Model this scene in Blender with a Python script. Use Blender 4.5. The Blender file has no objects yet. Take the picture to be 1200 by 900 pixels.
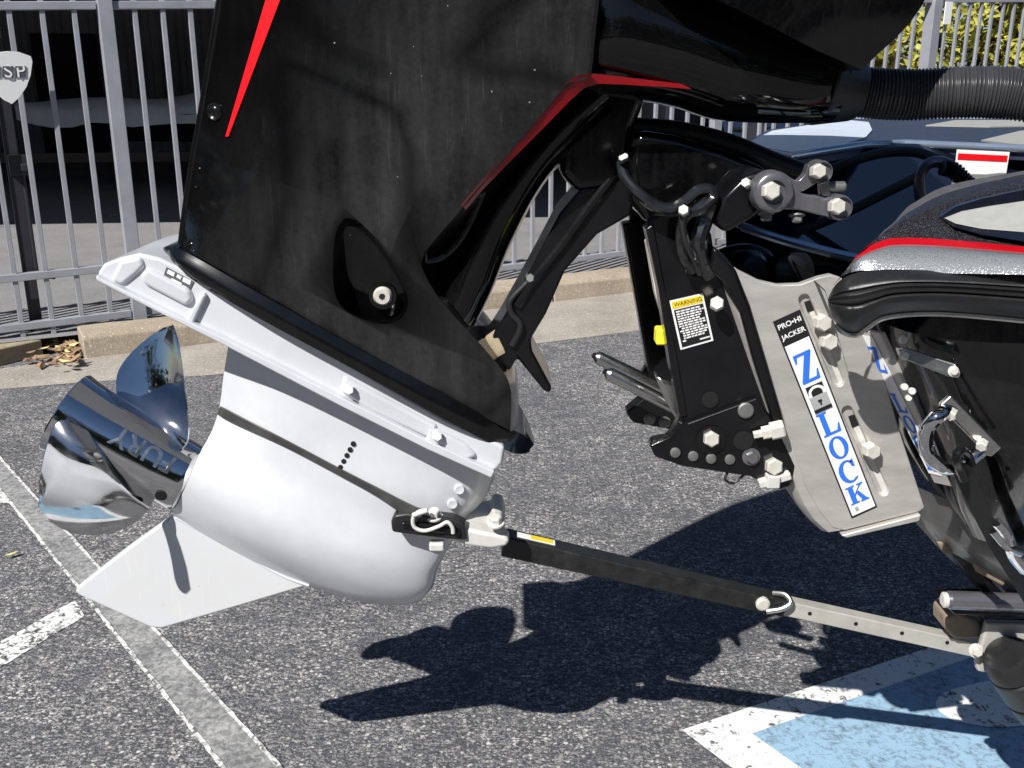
import bpy, bmesh, math, random
from mathutils import Vector, Matrix
from math import radians, sin, cos, tan, pi, atan2, sqrt
random.seed(7)
S = bpy.context.scene
C = S.collection

# ------------------------------------------------------------------ camera, sky, sun, exposure
CAM_H = 1.13
PITCH = 17.0
FPX = 1150.0
cam_d = bpy.data.cameras.new('camera'); cam = bpy.data.objects.new('camera', cam_d); C.objects.link(cam)
cam.location = (0, 0, CAM_H); cam.rotation_euler = (radians(90 - PITCH), 0, 0)
cam_d.sensor_width = 36; cam_d.lens = FPX / 1200 * 36; cam_d.clip_start = 0.02; cam_d.clip_end = 400
S.camera = cam
SUN_DIR = Vector((0.57, 0.81, -1.0)).normalized()          # the way the light travels
sun_el = math.asin(-SUN_DIR.z); sun_az = atan2(-SUN_DIR.x, -SUN_DIR.y)
w = bpy.data.worlds.new('World'); S.world = w; w.use_nodes = True
nt = w.node_tree; bg = nt.nodes['Background']
sk = nt.nodes.new('ShaderNodeTexSky'); sk.sky_type = 'NISHITA'; sk.sun_disc = False
sk.sun_elevation = sun_el; sk.sun_rotation = sun_az % (2 * pi)
sk.air_density = 1.0; sk.dust_density = 0.3; sk.ozone_density = 5.0
nt.links.new(sk.outputs[0], bg.inputs[0]); bg.inputs[1].default_value = 0.05
sl = bpy.data.lights.new('sun', 'SUN'); sl.energy = 4.9; sl.angle = radians(0.5); sl.color = (1, 0.98, 0.935)
so = bpy.data.objects.new('sun', sl); C.objects.link(so)
so.rotation_euler = SUN_DIR.to_track_quat('-Z', 'Y').to_euler(); so.location = (0, -3, 6)
S.view_settings.view_transform = 'Standard'; S.view_settings.look = 'None'
S.view_settings.exposure = 0.45; S.view_settings.gamma = 1.0

# ------------------------------------------------------------------ geometry helpers
_th = radians(PITCH)
FWD = Vector((0, cos(_th), -sin(_th))); UP = Vector((0, sin(_th), cos(_th)))
def ray(px, py): return FWD + Vector((1, 0, 0)) * ((px - 600) / FPX) - UP * ((py - 450) / FPX)
def W(px, py, Y):                       # point of the upright plane at distance Y
    d = ray(px, py); k = Y / d.y
    return Vector((0, 0, CAM_H)) + d * k
def G(px, py, z=0.0):                   # point of the ground
    d = ray(px, py); k = (z - CAM_H) / d.z
    return Vector((0, 0, CAM_H)) + d * k
YM = 1.25                               # centre plane of the motor

def cr(pts, n):                         # Catmull-Rom resampling, n points, uniform in index
    m = len(pts); out = []
    for i in range(n):
        t = i * (m - 1) / (n - 1); k = min(int(t), m - 2); f = t - k
        p1, p2 = pts[k], pts[k + 1]
        p0 = pts[k - 1] if k > 0 else p1 * 2 - p2
        p3 = pts[k + 2] if k + 2 < m else p2 * 2 - p1
        out.append(0.5 * (2 * p1 + (p2 - p0) * f + (2 * p0 - 5 * p1 + 4 * p2 - p3) * f * f + (3 * p1 - p0 - 3 * p2 + p3) * f ** 3))
    return out
def arcres(pts, n):                     # resample a polyline by arc length
    L = [0]
    for a, b in zip(pts, pts[1:]): L.append(L[-1] + (b - a).length)
    out = []
    for i in range(n):
        s = L[-1] * i / (n - 1); k = 0
        while k < len(L) - 2 and L[k + 1] < s: k += 1
        f = (s - L[k]) / max(1e-9, L[k + 1] - L[k]); out.append(pts[k].lerp(pts[k + 1], min(1, f)))
    return out

class MB:                               # collects shapes into one mesh
    def __init__(s): s.v = []; s.f = []; s.m = []
    def add(s, v, f, mi=0):
        o = len(s.v); s.v += [Vector(p) for p in v]
        s.f += [[i + o for i in q] for q in f]; s.m += [mi] * len(f); return s
    def box(s, c, h, R=None, mi=0):
        c = Vector(c); v = []
        for z in (-1, 1):
            for y in (-1, 1):
                for x in (-1, 1):
                    p = Vector((x * h[0], y * h[1], z * h[2])); v.append(c + (R @ p if R else p))
        return s.add(v, [(0, 2, 3, 1), (4, 5, 7, 6), (0, 1, 5, 4), (2, 6, 7, 3), (0, 4, 6, 2), (1, 3, 7, 5)], mi)
    def prism(s, poly, off, mi=0):
        n = len(poly); poly = [Vector(p) for p in poly]; off = Vector(off)
        v = poly + [p + off for p in poly]
        f = [list(range(n)), list(range(2 * n - 1, n - 1, -1))] + [(i, i + n, (i + 1) % n + n, (i + 1) % n) for i in range(n)]
        return s.add(v, f, mi)
    def tube(s, path, r, seg=12, cap=True, mi=0, n=None, flat=None):
        path = [Vector(p) for p in path]
        if n: path = cr(path, n)
        k = len(path); rr = r if callable(r) else (lambda t: r)
        T = [(path[min(i + 1, k - 1)] - path[max(i - 1, 0)]).normalized() for i in range(k)]
        a = Vector((0, 0, 1)) if abs(T[0].z) < 0.9 else Vector((0, 1, 0))
        N = (a - T[0] * a.dot(T[0])).normalized(); v = []; f = []
        for i in range(k):
            N = (N - T[i] * N.dot(T[i])).normalized(); B = T[i].cross(N); R = rr(i / max(1, k - 1))
            for j in range(seg):
                q = 2 * pi * j / seg; v.append(path[i] + N * (cos(q) * R) + B * (sin(q) * R * (flat or 1)))
        for i in range(k - 1):
            for j in range(seg):
                a0 = i * seg + j; a1 = i * seg + (j + 1) % seg; f.append((a0, a1, a1 + seg, a0 + seg))
        if cap: f += [list(range(seg))[::-1], list(range((k - 1) * seg, k * seg))]
        return s.add(v, f, mi)
    def lathe(s, o, ax, prof, seg=24, mi=0):        # prof: (distance along axis, radius)
        o = Vector(o); ax = Vector(ax).normalized()
        a = Vector((0, 0, 1)) if abs(ax.z) < 0.9 else Vector((1, 0, 0))
        N = (a - ax * a.dot(ax)).normalized(); B = ax.cross(N); v = []; f = []
        for d, r in prof:
            for j in range(seg):
                q = 2 * pi * j / seg; v.append(o + ax * d + (N * cos(q) + B * sin(q)) * r)
        for i in range(len(prof) - 1):
            for j in range(seg):
                a0 = i * seg + j; a1 = i * seg + (j + 1) % seg; f.append((a0, a1, a1 + seg, a0 + seg))
        f += [list(range(seg))[::-1], list(range((len(prof) - 1) * seg, len(prof) * seg))]
        return s.add(v, f, mi)
    def grid(s, rows, close=False, mi=0):
        nr = len(rows); nc = len(rows[0]); v = [p for r in rows for p in r]; f = []
        for i in range(nr - 1):
            for j in range(nc - 1 + (1 if close else 0)):
                j2 = (j + 1) % nc; f.append((i * nc + j, i * nc + j2, (i + 1) * nc + j2, (i + 1) * nc + j))
        return s.add(v, f, mi)
    def build(s, name, mat, parent=None, smooth=30, bevel=0, bseg=2, weld=True, local=None, subsurf=0):
        me = bpy.data.meshes.new(name)
        vs = s.v if local is None else [p - local for p in s.v]
        me.from_pydata(vs, [], s.f)
        mats = mat if isinstance(mat, (list, tuple)) else [mat]
        for m in mats: me.materials.append(m)
        for p, mi in zip(me.polygons, s.m): p.material_index = mi
        bm = bmesh.new(); bm.from_mesh(me)
        if weld: bmesh.ops.remove_doubles(bm, verts=bm.verts, dist=1e-5)
        bmesh.ops.recalc_face_normals(bm, faces=bm.faces)
        bm.to_mesh(me); bm.free()
        if smooth:
            for p in me.polygons: p.use_smooth = True
            me.set_sharp_from_angle(angle=radians(smooth))
        o = bpy.data.objects.new(name, me); C.objects.link(o)
        if local is not None: o.location = local
        adopt(o, parent)
        if subsurf:
            sb = o.modifiers.new('subsurf', 'SUBSURF'); sb.levels = sb.render_levels = subsurf
        if bevel:
            b = o.modifiers.new('bevel', 'BEVEL'); b.width = bevel; b.segments = bseg; b.limit_method = 'ANGLE'; b.angle_limit = radians(35)
            b.harden_normals = True
        return o
def adopt(o, parent):
    if parent is None: return
    o.parent = parent
    o.matrix_parent_inverse = Matrix.Translation(-WORLD.get(parent.name, Vector((0, 0, 0))))
    WORLD[o.name] = Vector(o.location)
WORLD = {}
def tag(o, label, cat, group=None, kind=None):
    if label: o['label'] = label
    if cat: o['category'] = cat
    if group: o['group'] = group
    if kind: o['kind'] = kind
    return o
def thing(name, loc, label, cat, group=None):
    o = bpy.data.objects.new(name, None); C.objects.link(o); o.location = loc; o.empty_display_size = 0.1
    WORLD[o.name] = Vector(loc); return tag(o, label, cat, group)
def struct(o): o['kind'] = 'structure'; return o
def stuff(o): o['kind'] = 'stuff'; return o
def copyobj(o, parent=None, loc=None):
    c = o.copy(); C.objects.link(c)
    if loc is not None: c.location = loc
    if parent is not None:
        c.parent = parent; c.matrix_parent_inverse = Matrix.Translation(-WORLD.get(parent.name, Vector((0, 0, 0))))
    WORLD[c.name] = Vector(c.location)
    return c
def poly(pts, Y): return [W(x, y, Y) for x, y in pts]
def plate(name, pts, y0, y1, mat, parent, bevel=0.002, smooth=30, bseg=2):   # outline at its own distance, real thickness
    m = MB(); m.prism(poly(pts, y0), (0, y1 - y0, 0)); return m.build(name, mat, parent, smooth, bevel, bseg)
def shell(cols, n, nc=None, smoothrows=True, m=None):   # columns: (outline points, half width) -> body mirrored about YM
    C3 = []
    for pts, wd in cols:
        ws = wd if isinstance(wd, (list, tuple)) else [wd] * len(pts)
        P = [W(x, y, YM - a) for (x, y), a in zip(pts, ws)]
        P = cr(P, 8 * (len(P) - 1) + 1) if smoothrows else P
        C3.append(arcres(P, n))
    rows = [[c[i] for c in C3] for i in range(n)]
    if nc: rows = [cr(r, nc) for r in rows]
    far = [[Vector((p.x, 2 * YM - p.y, p.z)) for p in r] for r in rows]
    m = m or MB()
    m.grid(rows); m.grid(far)
    for a, b in ((rows[0], far[0]), (rows[-1], far[-1]), ([r[0] for r in rows], [r[0] for r in far]), ([r[-1] for r in rows], [r[-1] for r in far])):
        m.grid([a, b])
    return m
def bolt(name, c, nrm, r, h, mat, parent, washer=True, hexa=True, label=None):
    m = MB(); c = Vector(c); nrm = Vector(nrm).normalized()
    if washer: m.lathe(c, nrm, [(0, r * 1.45), (h * 0.22, r * 1.45), (h * 0.25, r * 1.38)], 20)
    b0 = h * 0.2 if washer else 0
    m.lathe(c, nrm, [(b0, r), (h * 0.85, r), (h, r * 0.82)], 6 if hexa else 18)
    o = m.build(name, mat, parent, 25, 0)
    if label: o['label'] = label
    return o

# ------------------------------------------------------------------ materials (all procedural)
def mat(name, col, rough=0.5, metal=0.0, coat=0.0, spec=0.5, var=0.12, vscale=18, bump=0.0, bscale=250, rvar=0.1, sheen=0, coat_rough=0.05, aniso=None):
    m = bpy.data.materials.new(name); m.use_nodes = True; N = m.node_tree.nodes; L = m.node_tree.links
    b = N['Principled BSDF']; b.inputs['Metallic'].default_value = metal
    b.inputs['Coat Weight'].default_value = coat; b.inputs['Coat Roughness'].default_value = coat_rough
    b.inputs['Specular IOR Level'].default_value = spec
    tc = N.new('ShaderNodeTexCoord'); mp = N.new('ShaderNodeMapping'); L.new(tc.outputs['Object'], mp.inputs[0])
    if aniso:
        mp.inputs['Rotation'].default_value = aniso[0]; mp.inputs['Scale'].default_value = aniso[1]
    no = N.new('ShaderNodeTexNoise'); no.inputs['Scale'].default_value = vscale; no.inputs['Detail'].default_value = 6; no.inputs['Roughness'].default_value = 0.65
    L.new(mp.outputs[0], no.inputs[0])
    mx = N.new('ShaderNodeMix'); mx.data_type = 'RGBA'
    mx.inputs[6].default_value = (*[c * (1 - var) for c in col], 1); mx.inputs[7].default_value = (*[min(1, c * (1 + var)) for c in col], 1)
    rp = N.new('ShaderNodeMapRange'); rp.inputs[1].default_value = 0.3; rp.inputs[2].default_value = 0.7; L.new(no.outputs[0], rp.inputs[0])
    L.new(rp.outputs[0], mx.inputs[0]); L.new(mx.outputs[2], b.inputs['Base Color'])
    rr = N.new('ShaderNodeMapRange'); rr.inputs[1].default_value = 0.3; rr.inputs[2].default_value = 0.7
    rr.inputs[3].default_value = max(0.01, rough - rvar * rough); rr.inputs[4].default_value = min(1, rough + rvar * rough); L.new(no.outputs[0], rr.inputs[0]); L.new(rr.outputs[0], b.inputs['Roughness'])
    if bump:
        n2 = N.new('ShaderNodeTexNoise'); n2.inputs['Scale'].default_value = bscale; n2.inputs['Detail'].default_value = 3; L.new(tc.outputs['Object'], n2.inputs[0])
        bp = N.new('ShaderNodeBump'); bp.inputs['Strength'].default_value = bump; bp.inputs['Distance'].default_value = 0.002
        L.new(n2.outputs[0], bp.inputs['Height']); L.new(bp.outputs[0], b.inputs['Normal'])
    return m
class NB:                                # tiny node builder
    def __init__(s, m): s.t = m.node_tree; s.N = s.t.nodes; s.L = s.t.links; s.b = s.N['Principled BSDF']; s.tc = s.N.new('ShaderNodeTexCoord')
    def link(s, a, b): s.L.new(a, b)
    def co(s, scale=(1, 1, 1), rot=(0, 0, 0)):
        m = s.N.new('ShaderNodeMapping'); m.inputs['Scale'].default_value = scale; m.inputs['Rotation'].default_value = rot; s.link(s.tc.outputs['Object'], m.inputs[0]); return m.outputs[0]
    def noise(s, scale, detail=5, rough=0.6, co=None, dist=0):
        n = s.N.new('ShaderNodeTexNoise'); n.inputs['Scale'].default_value = scale; n.inputs['Detail'].default_value = detail; n.inputs['Roughness'].default_value = rough; n.inputs['Distortion'].default_value = dist
        s.link(co if co is not None else s.tc.outputs['Object'], n.inputs[0]); return n.outputs[0]
    def voro(s, scale, co=None, feature='F1', out=0, rand=1):
        n = s.N.new('ShaderNodeTexVoronoi'); n.feature = feature; n.inputs['Scale'].default_value = scale; n.inputs['Randomness'].default_value = rand
        s.link(co if co is not None else s.tc.outputs['Object'], n.inputs[0]); return n.outputs[out]
    def rng(s, v, a, b, c=0, d=1):
        n = s.N.new('ShaderNodeMapRange'); n.inputs[1].default_value = a; n.inputs[2].default_value = b; n.inputs[3].default_value = c; n.inputs[4].default_value = d; s.link(v, n.inputs[0]); return n.outputs[0]
    def math(s, op, a, b):
        n = s.N.new('ShaderNodeMath'); n.operation = op
        for i, x in enumerate((a, b)):
            if isinstance(x, (int, float)): n.inputs[i].default_value = x
            else: s.link(x, n.inputs[i])
        return n.outputs[0]
    def mix(s, f, a, b):
        n = s.N.new('ShaderNodeMix'); n.data_type = 'RGBA'
        for i, x in ((0, f), (6, a), (7, b)):
            if isinstance(x, (tuple, list)): n.inputs[i].default_value = (*x, 1)
            elif isinstance(x, (int, float)): n.inputs[i].default_value = x
            else: s.link(x, n.inputs[i])
        return n.outputs[2]
    def bump(s, h, strength=0.3, dist=0.003):
        n = s.N.new('ShaderNodeBump'); n.inputs['Strength'].default_value = strength; n.inputs['Distance'].default_value = dist; s.link(h, n.inputs['Height']); s.link(n.outputs[0], s.b.inputs['Normal'])
def newmat(name, rough=0.5, metal=0):
    m = bpy.data.materials.new(name); m.use_nodes = True; n = NB(m); n.b.inputs['Roughness'].default_value = rough; n.b.inputs['Metallic'].default_value = metal; return m, n

def asphalt(name, base, speck, lo, hi, amt=1.0):
    m, n = newmat(name, 0.9)
    co = n.co((1.0, 1.15, 1))
    wob = n.N.new('ShaderNodeMix'); wob.data_type = 'RGBA'; wob.blend_type = 'ADD'; wob.inputs[0].default_value = 0.006
    nz = n.N.new('ShaderNodeTexNoise'); nz.inputs['Scale'].default_value = 90; n.link(co, nz.inputs[0]); n.link(co, wob.inputs[6]); n.link(nz.outputs[1], wob.inputs[7]); cw = wob.outputs[2]
    def stones(sc, a, b):
        v = n.N.new('ShaderNodeTexVoronoi'); v.inputs['Scale'].default_value = sc; n.link(cw, v.inputs[0])
        sep = n.N.new('ShaderNodeSeparateColor'); n.link(v.outputs['Color'], sep.inputs[0])
        core = n.rng(v.outputs['Distance'], 0.30, 0.52, 1, 0)
        return sep.outputs[0], sep.outputs[1], core, n.math('MULTIPLY', n.rng(sep.outputs[0], a, b), core)
    dens = n.math('ADD', n.math('MULTIPLY', n.noise(9, 5, 0.65, co), 0.7), n.math('MULTIPLY', n.noise(1.6, 4, 0.6), 0.5))
    dens = n.rng(dens, 0.42, 0.78, 0.15, 1.0)
    r1, g1, c1, f1 = stones(108, lo, hi); r2, g2, c2, f2 = stones(225, lo, hi)
    blot = n.rng(n.math('ADD', n.math('MULTIPLY', n.noise(85, 4, 0.6, n.co((0.6, 1.4, 1)), 0.9), 0.7), n.math('MULTIPLY', n.noise(220, 2, 0.5, co), 0.3)), 0.50, 0.60, 0, 0.75)
    f = n.math('MULTIPLY', n.math('MAXIMUM', n.math('MAXIMUM', f1, n.math('MULTIPLY', f2, 0.8)), n.math('MULTIPLY', blot, n.rng(g2, 0.1, 0.7, 0.5, 1.0))), n.math('MULTIPLY', dens, amt))
    f = n.math('MINIMUM', f, 1.0)
    spk = n.mix(g1, [c * 0.62 for c in speck], [min(1, c * 1.25) for c in speck])
    bs = n.mix(n.rng(n.noise(3.5, 6, 0.7), 0.3, 0.7), [c * 0.80 for c in base], [c * 1.22 for c in base])
    bs = n.mix(n.math('MULTIPLY', g2, 0.6), bs, [c * 1.7 for c in base])
    stain = n.rng(n.noise(1.1, 3, 0.5, None, 0.4), 0.60, 0.72)
    bs = n.mix(n.math('MULTIPLY', stain, 0.45), bs, [c * 0.45 for c in base])
    n.link(n.mix(f, bs, spk), n.b.inputs['Base Color'])
    h = n.math('ADD', n.math('ADD', n.math('MULTIPLY', c1, 0.5), n.math('MULTIPLY', c2, 0.3)), n.math('MULTIPLY', n.noise(420, 2), 0.5))
    n.bump(h, 0.6, 0.004); n.b.inputs['Specular IOR Level'].default_value = 0.25
    return m
M = {}
M['asphalt'] = asphalt('worn asphalt', (0.064, 0.065, 0.074), (0.58, 0.545, 0.51), 0.42, 0.80, 1.2)
M['far_asphalt'] = asphalt('yard asphalt', (0.19, 0.185, 0.185), (0.30, 0.28, 0.26), 0.5, 0.9, 0.6)
def paint(name, col, under, lo, hi):
    m, n = newmat(name, 0.75)
    co = n.co((1.0, 1.0, 1))
    t = n.math('ADD', n.math('MULTIPLY', n.noise(70, 4, 0.65, co, 0.8), 0.7), n.math('MULTIPLY', n.noise(10, 3, 0.6), 0.3))
    f = n.rng(t, lo, hi)
    c2 = n.mix(n.noise(25, 5, 0.7), [x * 0.86 for x in col], [min(1, x * 1.1) for x in col])
    n.link(n.mix(f, under, c2), n.b.inputs['Base Color']); n.bump(n.math('ADD', f, n.noise(300, 2)), 0.4, 0.002)
    return m
M['white_line'] = paint('worn white road paint', (0.78, 0.77, 0.74), (0.06, 0.058, 0.06), 0.42, 0.50)
M['white_square'] = paint('white bay paint', (0.80, 0.79, 0.77), (0.10, 0.095, 0.09), 0.38, 0.46)
M['edge_line'] = paint('line edge paint', (0.72, 0.71, 0.68), (0.12, 0.12, 0.12), 0.40, 0.52)
M['grey_line'] = paint('covered grey line', (0.40, 0.39, 0.38), (0.14, 0.14, 0.14), 0.40, 0.62)
M['blue_paint'] = paint('blue bay paint', (0.29, 0.445, 0.58), (0.12, 0.165, 0.21), 0.34, 0.52)
def concrete(name, a, b):
    m, n = newmat(name, 0.9)
    f = n.rng(n.math('ADD', n.math('MULTIPLY', n.noise(3, 5, 0.7), 0.6), n.math('MULTIPLY', n.noise(60, 4, 0.7), 0.4)), 0.36, 0.64)
    c = n.mix(f, a, b)
    sp = n.rng(n.noise(130, 2), 0.60, 0.72)
    n.link(n.mix(sp, c, [min(1, x * 1.7) for x in b]), n.b.inputs['Base Color']); n.bump(n.noise(160, 4), 0.5, 0.004); return m
M['kerb'] = concrete('tan kerb concrete', (0.26, 0.21, 0.155), (0.42, 0.35, 0.27))
M['gutter'] = concrete('gutter concrete', (0.22, 0.19, 0.16), (0.40, 0.36, 0.31))
M['fence'] = mat('grey fence paint', (0.31, 0.32, 0.355), 0.5, 0.1, var=0.12, vscale=9, bump=0.1)
M['fence_dark'] = mat('dark latch metal', (0.02, 0.02, 0.025), 0.5)
M['shed_wall'] = mat('dark shed steel', (0.26, 0.26, 0.29), 0.6, var=0.25, vscale=2)
M['shed_roof'] = mat('shed roof steel', (0.30, 0.31, 0.32), 0.5)
M['cover'] = mat('boat cover cloth', (0.78, 0.80, 0.86), 0.85, var=0.1, vscale=4, bump=0.3, bscale=30)
M['bluecover'] = mat('blue grey cover cloth', (0.28, 0.34, 0.45), 0.8, var=0.15, vscale=5, bump=0.3, bscale=30)
M['leaf'] = mat('yellow green leaves', (0.36, 0.34, 0.05), 0.6, var=0.5, vscale=5)
M['wood_leaf'] = mat('dark green leaves', (0.06, 0.08, 0.04), 0.6, var=0.5, vscale=2)
M['bark'] = mat('bark', (0.07, 0.05, 0.035), 0.9, bump=0.5, bscale=60)
M['dry_leaf'] = mat('dry brown leaf', (0.30, 0.19, 0.11), 0.75, var=0.45, vscale=40)
M['pale_leaf'] = mat('pale yellow leaf', (0.60, 0.53, 0.22), 0.7, var=0.2, vscale=40)
M['stone'] = mat('weathered wood block', (0.32, 0.26, 0.17), 0.85, var=0.25, vscale=30, bump=0.6, bscale=80)
M['sign_white'] = mat('white sign', (0.85, 0.85, 0.84), 0.4, var=0.02)
M['sign_grey'] = mat('grey print', (0.10, 0.10, 0.12), 0.5)
# dusty black cowl
def dusty(name, dust, lo, hi, coat=0.6, ridged=False):
    m, n = newmat(name, 0.35)
    co = n.co((26, 26, 3.2), (0, radians(28), 0))
    st = n.noise(1.6, 6, 0.62, co); pa = n.noise(5.5, 4, 0.6, None, 0.5); fine = n.noise(140, 3, 0.7)
    line = n.rng(n.noise(1.0, 3, 0.7, n.co((150, 150, 5), (0, radians(28), 0))), 0.60, 0.74)
    t = n.math('ADD', n.math('ADD', n.math('MULTIPLY', st, 0.38), n.math('MULTIPLY', pa, 0.42)), n.math('ADD', n.math('MULTIPLY', fine, 0.20), n.math('MULTIPLY', line, 0.14)))
    f = n.rng(t, lo, hi)
    if ridged:
        wp = n.math('ABSOLUTE', n.math('SUBTRACT', n.noise(3.1, 2, 0.5, None, 0.7), 0.5), 0)  # noise ridges thin the dust into dark branching lines
        f = n.math('MULTIPLY', f, n.rng(wp, 0.004, 0.045, 0.30, 1.0))
        at = n.N.new('ShaderNodeAttribute'); at.attribute_name = 'dust'; f = n.math('MULTIPLY', f, at.outputs['Fac'])
    sp = n.rng(n.voro(48), 0.032, 0.048, 1, 0)
    on = n.rng(n.noise(16, 1), 0.54, 0.56)
    dot = n.math('MULTIPLY', sp, on)
    c = n.mix(n.math('MULTIPLY', f, 1.0), (0.0022, 0.0022, 0.0025), dust)
    c = n.mix(dot, c, (0.35, 0.34, 0.33))
    n.link(c, n.b.inputs['Base Color'])
    n.link(n.rng(f, 0, 1, 0.05, 0.38), n.b.inputs['Roughness']); n.b.inputs['Specular IOR Level'].default_value = 0.4
    n.b.inputs['Coat Weight'].default_value = coat; n.b.inputs['Coat Roughness'].default_value = 0.04
    n.bump(fine, 0.04, 0.001)
    return m
M['cowl'] = dusty('dusty black cowl paint', (0.040, 0.0390, 0.0385), 0.34, 0.66, 0.0, True)
M['cowl'].node_tree.nodes['Principled BSDF'].inputs['Specular IOR Level'].default_value = 0.28
M['gloss_black'] = dusty('glossy black paint', (0.007, 0.007, 0.0075), 0.50, 0.75, 0.12)
M['satin_black'] = mat('satin black casting', (0.0055, 0.0055, 0.0065), 0.24, coat=0.15, spec=0.3, var=0.4, vscale=20, bump=0.06)
M['trim_black'] = mat('black trim plastic', (0.004, 0.004, 0.0045), 0.16, var=0.3, vscale=30)
M['hose'] = mat('ribbed black plastic', (0.042, 0.042, 0.045), 0.28, var=0.2, vscale=25)
M['cable'] = mat('shiny black cable', (0.012, 0.012, 0.013), 0.20, coat=1.0, var=0.3, vscale=40)
M['deck_blue'] = mat('dull navy deck', (0.020, 0.028, 0.060), 0.45, var=0.3, vscale=6)
M['deck_reflection'] = mat('blue white sky reflection', (0.62, 0.68, 0.78), 0.35, var=0.1, vscale=8)  # reflected sky put into the colour
M['rubber'] = mat('black rubber', (0.014, 0.014, 0.015), 0.42, var=0.3, vscale=25, bump=0.12)
M['red'] = mat('bright red stripe', (0.75, 0.004, 0.010), 0.4, coat=0.0, spec=0.3, var=0.05)
M['hull_red'] = mat('red hull stripe', (0.42, 0.004, 0.010), 0.25, coat=0.4, var=0.1)
M['dark_red'] = mat('dark red stripe', (0.26, 0.004, 0.008), 0.2, coat=0.2, spec=0.3, var=0.25, vscale=12)
M['white_paint'] = mat('pale silver gearcase paint', (0.60, 0.615, 0.645), 0.34, 0.08, coat=0.5, var=0.09, vscale=9, coat_rough=0.14, bump=0.04)
M['strap'] = mat('worn grey rubber strap', (0.045, 0.044, 0.043), 0.38, var=0.4, vscale=50, bump=0.1)
def scuffed(name, col):
    m, n = newmat(name, 0.38)
    a = n.rng(n.noise(6, 5, 0.65), 0.45, 0.75); st = n.rng(n.noise(3, 5, 0.7, n.co((40, 40, 3), (0, radians(62), 0))), 0.58, 0.70)
    c = n.mix(n.math('MULTIPLY', a, 0.35), col, (0.60, 0.53, 0.44)); c = n.mix(n.math('MULTIPLY', st, 0.5), c, (0.74, 0.74, 0.73))
    chip = n.rng(n.noise(70, 3, 0.6), 0.72, 0.76); c = n.mix(n.math('MULTIPLY', chip, 0.55), c, (0.25, 0.24, 0.23))
    n.link(c, n.b.inputs['Base Color']); n.link(n.rng(a, 0, 1, 0.34, 0.6), n.b.inputs['Roughness'])
    n.b.inputs['Coat Weight'].default_value = 0.2; n.b.inputs['Coat Roughness'].default_value = 0.2; n.bump(n.noise(120, 4), 0.08, 0.001); return m
M['skeg'] = scuffed('scuffed skeg paint', (0.60, 0.615, 0.64))
M['silver'] = mat('silver casting paint', (0.63, 0.65, 0.69), 0.42, 0.0, coat=0.2, var=0.05, vscale=10, coat_rough=0.2)
M['chrome'] = mat('polished steel', (0.66, 0.66, 0.67), 0.07, 1.0, var=0.05, vscale=20, rvar=0.5)
M['brushed'] = mat('worn steel', (0.55, 0.54, 0.52), 0.28, 1.0, var=0.12, vscale=40)
M['alu'] = mat('brushed aluminium plate', (0.53, 0.505, 0.475), 0.45, 0.45, var=0.16, vscale=11, bump=0.08, aniso=((0, radians(25), 0), (1, 1, 4)))
M['bolt'] = mat('zinc bolt', (0.70, 0.67, 0.60), 0.38, 0.3, var=0.15, vscale=60)
M['bolt_dark'] = mat('dull bolt', (0.20, 0.20, 0.19), 0.5, 0.6, var=0.2, vscale=60)
M['cast_grey'] = mat('grey cast link', (0.20, 0.195, 0.21), 0.26, 0.65, var=0.2, vscale=40, bump=0.08)
M['galv'] = mat('galvanised bar', (0.50, 0.48, 0.44), 0.5, 0.3, var=0.12, vscale=30, bump=0.08)
M['bar_black'] = mat('scuffed black bar', (0.014, 0.014, 0.014), 0.42, var=0.6, vscale=45, bump=0.15)
M['cast_white'] = mat('pale yoke casting', (0.66, 0.64, 0.60), 0.5, 0.2, var=0.08, vscale=40)
M['yellow'] = mat('yellow label', (0.80, 0.58, 0.02), 0.5, var=0.05)
M['bright_yellow'] = mat('yellow plastic clip', (0.85, 0.78, 0.04), 0.5, var=0.05)
M['white_print'] = mat('white print', (0.80, 0.79, 0.78), 0.45, var=0.03)
M['black_print'] = mat('black print', (0.012, 0.012, 0.014), 0.4, var=0.1)
M['blue_print'] = mat('blue print', (0.03, 0.16, 0.68), 0.4, var=0.04)
M['grey_print'] = mat('grey print of padlock', (0.36, 0.36, 0.36), 0.45, var=0.1)
M['hole'] = mat('dark hole', (0.004, 0.004, 0.004), 0.7)
def glitter(name, base, flake, amt):
    m, n = newmat(name, 0.25)
    v = n.voro(520, out=1); f = n.rng(n.noise(900, 0), 0.64 - amt, 0.68 - amt)
    sepv = n.N.new('ShaderNodeSeparateColor'); n.link(v, sepv.inputs[0])
    n.link(n.mix(f, base, flake), n.b.inputs['Base Color']); n.link(n.math('MULTIPLY', f, 0.9), n.b.inputs['Metallic'])
    nm = n.N.new('ShaderNodeNormalMap') if False else None
    n.b.inputs['Coat Weight'].default_value = 1.0; n.b.inputs['Coat Roughness'].default_value = 0.03
    n.bump(n.voro(520), 0.35, 0.001)
    return m
M['glitter_black'] = glitter('black metalflake gelcoat', (0.012, 0.011, 0.014), (0.5, 0.45, 0.4), 0.0)
M['glitter_silver'] = glitter('silver metalflake gelcoat', (0.20, 0.21, 0.215), (0.9, 0.9, 0.9), 0.10)
_unused = (lambda *a, **k: None)('black gelcoat', (0.004, 0.0035, 0.004), 0.04, coat=0.6, var=0.3, vscale=200, coat_rough=0.02)
M['hull_black'] = dusty('black flake hull gelcoat', (0.011, 0.0105, 0.0105), 0.42, 0.75, 0.7)
M['navy_gloss'] = mat('dark gloss deck gelcoat', (0.006, 0.007, 0.014), 0.08, coat=0.8, var=0.2, vscale=30)
M['pad_grey'] = mat('grey tread pad', (0.30, 0.30, 0.28), 0.8, var=0.08, vscale=60, bump=0.3)
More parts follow.
